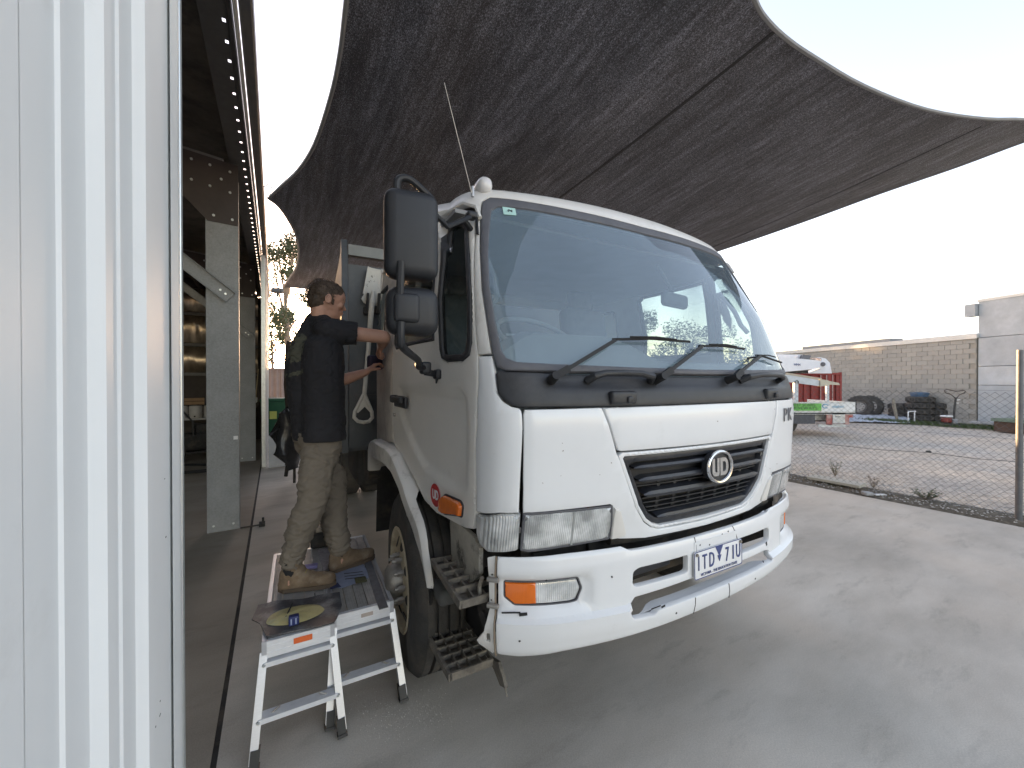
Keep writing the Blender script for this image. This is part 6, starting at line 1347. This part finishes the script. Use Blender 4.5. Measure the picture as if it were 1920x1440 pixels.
HAIR = mat("brown_hair", (.055, .036, .022), .6, var=.4, vs_=30, stretch=(1, 1, .25), bump=.5, bs=160)
V = Vector
hd = W(614, 566, 2.60); nk = V((-1.262, 2.60, 2.06)); fwd = V((.80, .58, -.16)).normalized(); sh_ax = V((.62, -.78, 0)).normalized()
rS = nk+sh_ax*.185+V((.0, 0, -.065)); lS = nk-sh_ax*.175+V((0, 0, -.075))
rE = W(720, 632, 2.60); rWr = W(716, 648, 2.84); lE = V((-1.27, 2.83, 1.67)); lWr = W(686, 698, 2.92)
pel = V((-1.215, 2.50, 1.34)); rH = pel+sh_ax*.10; lH = pel-sh_ax*.10
rK = V((-1.185, 2.345, .96)); rA = V((-1.275, 2.275, .60)); lK = V((-1.17, 2.585, .93)); lA = V((-1.105, 2.525, .60))
ch_ = V((-1.255, 2.565, 1.80)); ab = V((-1.235, 2.53, 1.55))
# head pieces
up = V((.12, .10, 1)).normalized(); side_ = fwd.cross(up).normalized(); up = side_.cross(fwd).normalized()       # side_ points to his right
hc = hd
def hp(f, s, u): return hc+fwd*f+side_*s+up*u
head = [(hp(-.022, 0, .035), .083, hp(.030, 0, .038), .078), (hp(.03, 0, -.02), .060, hp(.045, 0, -.065), .044), (hp(-.03, 0, .0), .072, hp(.0, 0, -.02), .066), (hp(.070, 0, -.088), .024, hp(.045, 0, -.085), .03),
        (hp(.087, 0, .008), .012, hp(.110, 0, -.022), .013), (hp(.095, 0, -.054), .014, hp(.085, .012, -.052), .014), (hp(.088, -.025, .022), .016, hp(.088, .025, .022), .016), (hp(.072, .038, -.012), .024, hp(.072, -.038, -.012), .024)]
neck_ = [(nk+V((0, 0, -.05)), .066, hp(-.035, 0, -.06), .058), (nk+fwd*.03+V((0, 0, -.04)), .05, hp(.01, 0, -.07), .048)]
body = head+neck_
torso = []
for k in (-1, -.5, 0, .5, 1): torso.append((ch_+sh_ax*k*.105+V((0, 0, .06)), .088, pel+sh_ax*k*.085, .088))
body += torso+[(rS, .052, nk+V((0, 0, -.06)), .06), (lS, .052, nk+V((0, 0, -.06)), .06), (rS, .050, rE, .044), (rE, .044, rE.lerp(rWr, .35), .043), (rE.lerp(rWr, .35), .043, rWr, .028), (lS, .048, lE, .042), (lE, .042, lE.lerp(lWr, .35), .042), (lE.lerp(lWr, .35), .042, lWr, .028),
         (rH, .085, rK, .058), (rK, .056, rK.lerp(rA, .35), .055), (rK.lerp(rA, .35), .055, rA, .038), (lH, .085, lK, .058), (lK, .056, lK.lerp(lA, .35), .055), (lK.lerp(lA, .35), .055, lA, .038), (rA, .038, rA+V((.0, 0, -.08)), .04), (lA, .038, lA+V((0, 0, -.08)), .04)]
def hand(wr, dr, pal, curl, thumb_s):
    dr = V(dr).normalized(); pal = V(pal); pal = (pal-dr*pal.dot(dr)).normalized(); sd2 = dr.cross(pal); o = []
    kn = wr+dr*.085
    for i in (-1.2, -.4, .4, 1.2): o.append((wr+sd2*i*.012+dr*.01, .019, kn+sd2*i*.019, .0145))
    for i, l in ((-1.5, .068), (-.5, .080), (.5, .075), (1.5, .058)):
        b0 = kn+sd2*i*.0185; d1 = (dr*math.cos(curl*.5)+pal*math.sin(curl*.5)); d2 = dr*math.cos(curl*1.2)+pal*math.sin(curl*1.2); d3 = dr*math.cos(curl*1.8)+pal*math.sin(curl*1.8)
        p1 = b0+d1*l*.48; p2 = p1+d2*l*.32; p3 = p2+d3*l*.25; o += [(b0, .0105, p1, .0095), (p1, .0095, p2, .0085), (p2, .0085, p3, .0075)]
    t0 = wr+dr*.03+sd2*thumb_s*.026; t1 = t0+(dr*.6+sd2*thumb_s*.7+pal*.5).normalized()*.042; t2 = t1+(dr*.9+pal*.55).normalized()*.034; o += [(wr+dr*.01+sd2*thumb_s*.012, .017, t0, .016), (t0, .014, t1, .0115), (t1, .0115, t2, .009)]
    return o
rdir = (W(704, 668, 2.94)-rWr); ldir = (W(702, 684, 2.97)-lWr)
body += hand(rWr, rdir, V((.7, .5, -.3)), .9, 1) + hand(lWr, ldir, V((.6, .6, .2)), .9, -1)
blob("body", body, SKIN, man, .0065, 3, None)
# ears, eyes
for s in (1, -1):
    MB().rbox(hp(-.012, s*.078, .004), (.032, .016, .058), .0075, Matrix((fwd, side_, up)).transposed() @ Matrix.Rotation(-.25, 3, 'Y') @ Matrix.Rotation(s*.3, 3, 'Z'), 3).tube([hp(-.012+.016*math.cos(a), s*(.086), .004+.028*math.sin(a)) for a in [2*math.pi*i/12 for i in range(12)]], .0042, 6, True).build("ear", SKIN, man)
    MB().lathe([(0, .011), (.007, .009), (.011, 0)], hp(.082, s*.031, .012), fwd, 10).build("eye", PAPERW, man)
    MB().tube([hp(.092, s*.015, .031), hp(.091, s*.032, .034), hp(.080, s*.048, .028)], .005, 6).build("eyebrow", HAIR, man)
# hair: cap over the skull leaving the face clear, with tufts
def hdisp(co, n_): return .006*noise.noise(co*55)+.004*noise.noise(co*120)
blob("hair", [(hp(-.034, 0, .046), .088, hp(.022, 0, .058), .078), (hp(-.048, 0, .0), .074, hp(-.03, 0, .03), .08), (hp(-.055, .0, -.03), .056, hp(-.04, 0, .0), .068), (hp(-.03, .05, .02), .038, hp(.0, .058, .045), .03), (hp(-.03, -.05, .02), .038, hp(.0, -.058, .045), .03), (hp(.02, .066, .012), .012, hp(.022, .068, -.022), .008), (hp(.06, 0, .085), .03, hp(.06, .03, .078), .026)], HAIR, man, .007, 2, hdisp)
tf = MB(); rn = random.Random(5)
for k in range(1700):
    a, b_ = rn.uniform(0, 6.28), rn.uniform(-.5, 1.0); dn = V((math.cos(a)*math.sqrt(1-b_*b_*.9), math.sin(a)*math.sqrt(1-b_*b_*.9), b_))
    f_, s_2, u_ = dn.x*.105-.022, dn.y*.086, dn.z*.092+.048
    if f_ > .035 and u_ < .075: continue
    if f_ > -.01 and u_ < .03: continue
    if u_ < -.02 and f_ > -.03: continue
    p = hp(f_, s_2, u_); d = (side_*dn.y*.5+up*(.2*dn.z-.45)+fwd*(dn.x*.5-.1)+V((rn.gauss(0, .25), rn.gauss(0, .25), rn.gauss(0, .25)))).normalized(); x = d.orthogonal().normalized()*.0014; tf.add([p-x, p+x, p+d*rn.uniform(.012, .024)], [(0, 1, 2)])
tf.build("hair_tufts", HAIR, man, smooth=False, kind="stuff")
# clothes
def wr_(co, n_):
    q = co*7; a = noise.noise(V((q.x, q.y, q.z*1.6))); b_ = noise.noise(V((q.x*2.2+5, q.y*2.2, q.z*3.4))); return .008*a-.012*max(0, .3-abs(b_)*1.6)*1.6+.004
def wr_t(co, n_):
    w_ = noise.noise(co*4)*.08; a = noise.noise(V((co.x*7+co.z*9+w_*9, co.y*7, co.z*15))); b_ = noise.noise(V((co.x*13-co.z*10, co.y*13, co.z*34+w_*30+3))); low = 1+1.2*sm((.78-co.z)/.15); k = (1-abs(a)*2.6); k = k*abs(k); return .008*k-.009*max(0, .35-abs(b_)*1.6)*2*low+.016*noise.noise(co*4.2)
tz2 = []
for k in (-1, -.5, 0, .5, 1): tz2 += [(ch_+sh_ax*k*.125+V((0, 0, .07)), .118, ab+sh_ax*k*.110, .120), (ab+sh_ax*k*.110, .120, pel+sh_ax*k*.105+V((0, 0, .0)), .124)]
tz2 += [(nk-fwd*.035+V((0, 0, -.06)), .085, ch_-fwd*.065, .125), (ch_-fwd*.065, .125, ab-fwd*.055, .125), (ab-fwd*.055, .125, pel-fwd*.03, .125), (rS, .078, nk+sh_ax*.04+V((0, 0, -.015)), .070), (lS, .078, nk-sh_ax*.04+V((0, 0, -.02)), .070), (rS, .072, nk+sh_ax*.06+V((0, 0, -.055)), .062), (lS, .072, nk-sh_ax*.06+V((0, 0, -.06)), .062), (rS, .074, rS.lerp(rE, .50), .074), (lS, .070, lS.lerp(lE, .55), .072), (nk+V((0, 0, -.07)), .082, nk-fwd*.02+V((0, 0, .005)), .072)]
shirt = blob("shirt", tz2, SHIRT, man, .0075, 5, wr_)
bm = bmesh.new(); bm.from_mesh(shirt.data)
def cut(pt, no): bmesh.ops.bisect_plane(bm, geom=bm.verts[:]+bm.edges[:]+bm.faces[:], plane_co=pt, plane_no=no, clear_outer=True)
cut(pel+V((0, 0, -.02)), V((0, 0, -1)))
bm.to_mesh(shirt.data); bm.free()
sv = shirt.data
def trimsleeve(me, a, b, t, rad):
    bm = bmesh.new(); bm.from_mesh(me); d = (b-a).normalized(); c = a.lerp(b, t); dl = [f for f in bm.faces if (f.calc_center_median()-c).dot(d) > 0 and ((f.calc_center_median()-c)-d*(f.calc_center_median()-c).dot(d)).length < rad]
    bmesh.ops.delete(bm, geom=dl, context='FACES'); bm.to_mesh(me); bm.free()
trimsleeve(sv, rS, rE, .50, .13); trimsleeve(sv, lS, lE, .55, .12)
sd_ = shirt.modifiers.new("t", 'SOLIDIFY'); sd_.thickness = .004; sd_.offset = -1
trs = [(pel+V((0, 0, .06))-sh_ax*.09, .105, pel+V((0, 0, .06))+sh_ax*.09, .105), (pel-sh_ax*.09+fwd*-.03, .108, pel+sh_ax*.09+fwd*-.03, .108)]
for h_, k_, a_2 in ((rH, rK, rA), (lH, lK, lA)):
    b_2 = a_2+V((0, 0, .03)); trs += [(h_+V((0, 0, -.03)), .108, k_, .082), (h_+fwd*-.03+V((0, 0, -.06)), .095, k_+V((0, 0, .1)), .08), (k_, .082, k_.lerp(b_2, .5)-fwd*.012, .078), (k_.lerp(b_2, .5)-fwd*.012, .078, b_2, .062)]
trousers = blob("trousers", trs, KHAKI, man, .0065, 4, wr_t)
bm = bmesh.new(); bm.from_mesh(trousers.data); cut(pel+V((0, 0, .03)), V((0, 0, 1))); bm.to_mesh(trousers.data); bm.free()
# cargo pocket
pk_ = rH.lerp(rK, .55)+sh_ax*.085; MB().rbox(pk_, (.03, .12, .15), .012, Matrix((sh_ax, sh_ax.cross(V((0, 0, 1))), V((0, 0, 1)))).transposed()).build("cargo_pocket", KHAKI, man) if 0 else None
for nm, a_2, toe in (("right", rA, V((-1.045, 2.345, 0))), ("left", lA, V((-.955, 2.70, 0)))):
    z0 = H; he = V((a_2.x-.0, a_2.y, 0)); d = (toe-he); d.z = 0; d.normalize(); he = he-d*.055; L_ = .30; s_ = d.cross(V((0, 0, 1)))
    def fp(f, s, u): return V((he.x, he.y, z0))+d*f+s_*s+V((0, 0, u))
    bt_ = [(fp(.03, 0, .045), .040, fp(.03, 0, .10), .040), (fp(.02, 0, .04), .038, fp(.10, .0, .045), .042), (fp(.07, 0, .055), .044, fp(.09, 0, .105), .044), (fp(.10, 0, .05), .046, fp(.20, .0, .042), .044), (fp(.20, 0, .042), .044, fp(.255, .0, .038), .040), (fp(.06, 0, .10), .046, fp(.06, 0, .145), .049), (fp(.12, 0, .07), .042, fp(.17, 0, .05), .042)]
    bo_ = blob("boot", bt_, BOOT, man, .006, 4, lambda co, n_: .003*noise.noise(co*30)+.0015*noise.noise(co*80))
    bmx = bmesh.new(); bmx.from_mesh(bo_.data); bmesh.ops.bisect_plane(bmx, geom=bmx.verts[:]+bmx.edges[:]+bmx.faces[:], plane_co=(0, 0, z0+.012), plane_no=(0, 0, -1), clear_outer=True); bmx.to_mesh(bo_.data); bmx.free()
    ol = [(-.016, .0)]+[( .02, -.036), (.10, -.036), (.16, -.046), (.22, -.047), (.27, -.036), (.292, -.012), (.295, .012), (.27, .038), (.22, .048), (.16, .046), (.10, .037), (.02, .036)]
    MB().prism([(f, s) for f, s in ol], lambda p, h: fp(p[0], p[1], h), .001, .024).build("sole", mat("boot_sole", (.085, .06, .04), .8, var=.2), bo_)
    lc_ = MB()
    for k in range(5): f = .11+.02*k; u = .118-.014*k; lc_.tube([fp(f, -.026, u-.004), fp(f+.006, 0, u+.006), fp(f, .026, u-.004)], .0028, 5)
    lc_.build("laces", mat("yellow_lace", (.28, .22, .06), .8), bo_)
    blob("sock", [(a_2+V((0, 0, -.02)), .047, a_2+V((0, 0, .055)), .047)], mat("black_sock", (.012, .012, .014), .9), man, .008, 2)
# faded print on his back, shiny patch at the shoulder
bk = -fwd
PR = mat("faded_olive_print", (.055, .056, .04), .85, var=.3, vs_=20)
pr_ = MB(); rn = random.Random(2)
me_ = shirt.data; cand = [p for p in me_.polygons if p.normal.dot(V((-.4, -1, 0)).normalized()) > .1]
for p in cand:
    c = p.center; x = (c-W(566, 655, 2.5)).dot(V((1, 0, 0))); z = c.z-W(566, 655, 2.5).z; q = noise.noise(c*26)
    on = (x*x/.0056+z*z/.0095 < 1.0 and q > -.30) or (abs(z+.16-.2*x) < .012 and abs(x) < .085 and q > -.3)
    if on: pr_.add([me_.vertices[i].co+p.normal*.0015 for i in p.vertices], [tuple(range(len(p.vertices)))])
if pr_.v: pr_.build("back_print", PR, man, kind="stuff")
c = W(703, 680, 3.0); MB().rbox(c, (.05, .13, .11), .02, Matrix.Rotation(-.5, 3, 'Z')).build("sanding_block", mat("dark_purple_block", (.025, .02, .04), .6), None, label="dark sanding block held in the man's hands against the rear of the cab", cat="sanding block")
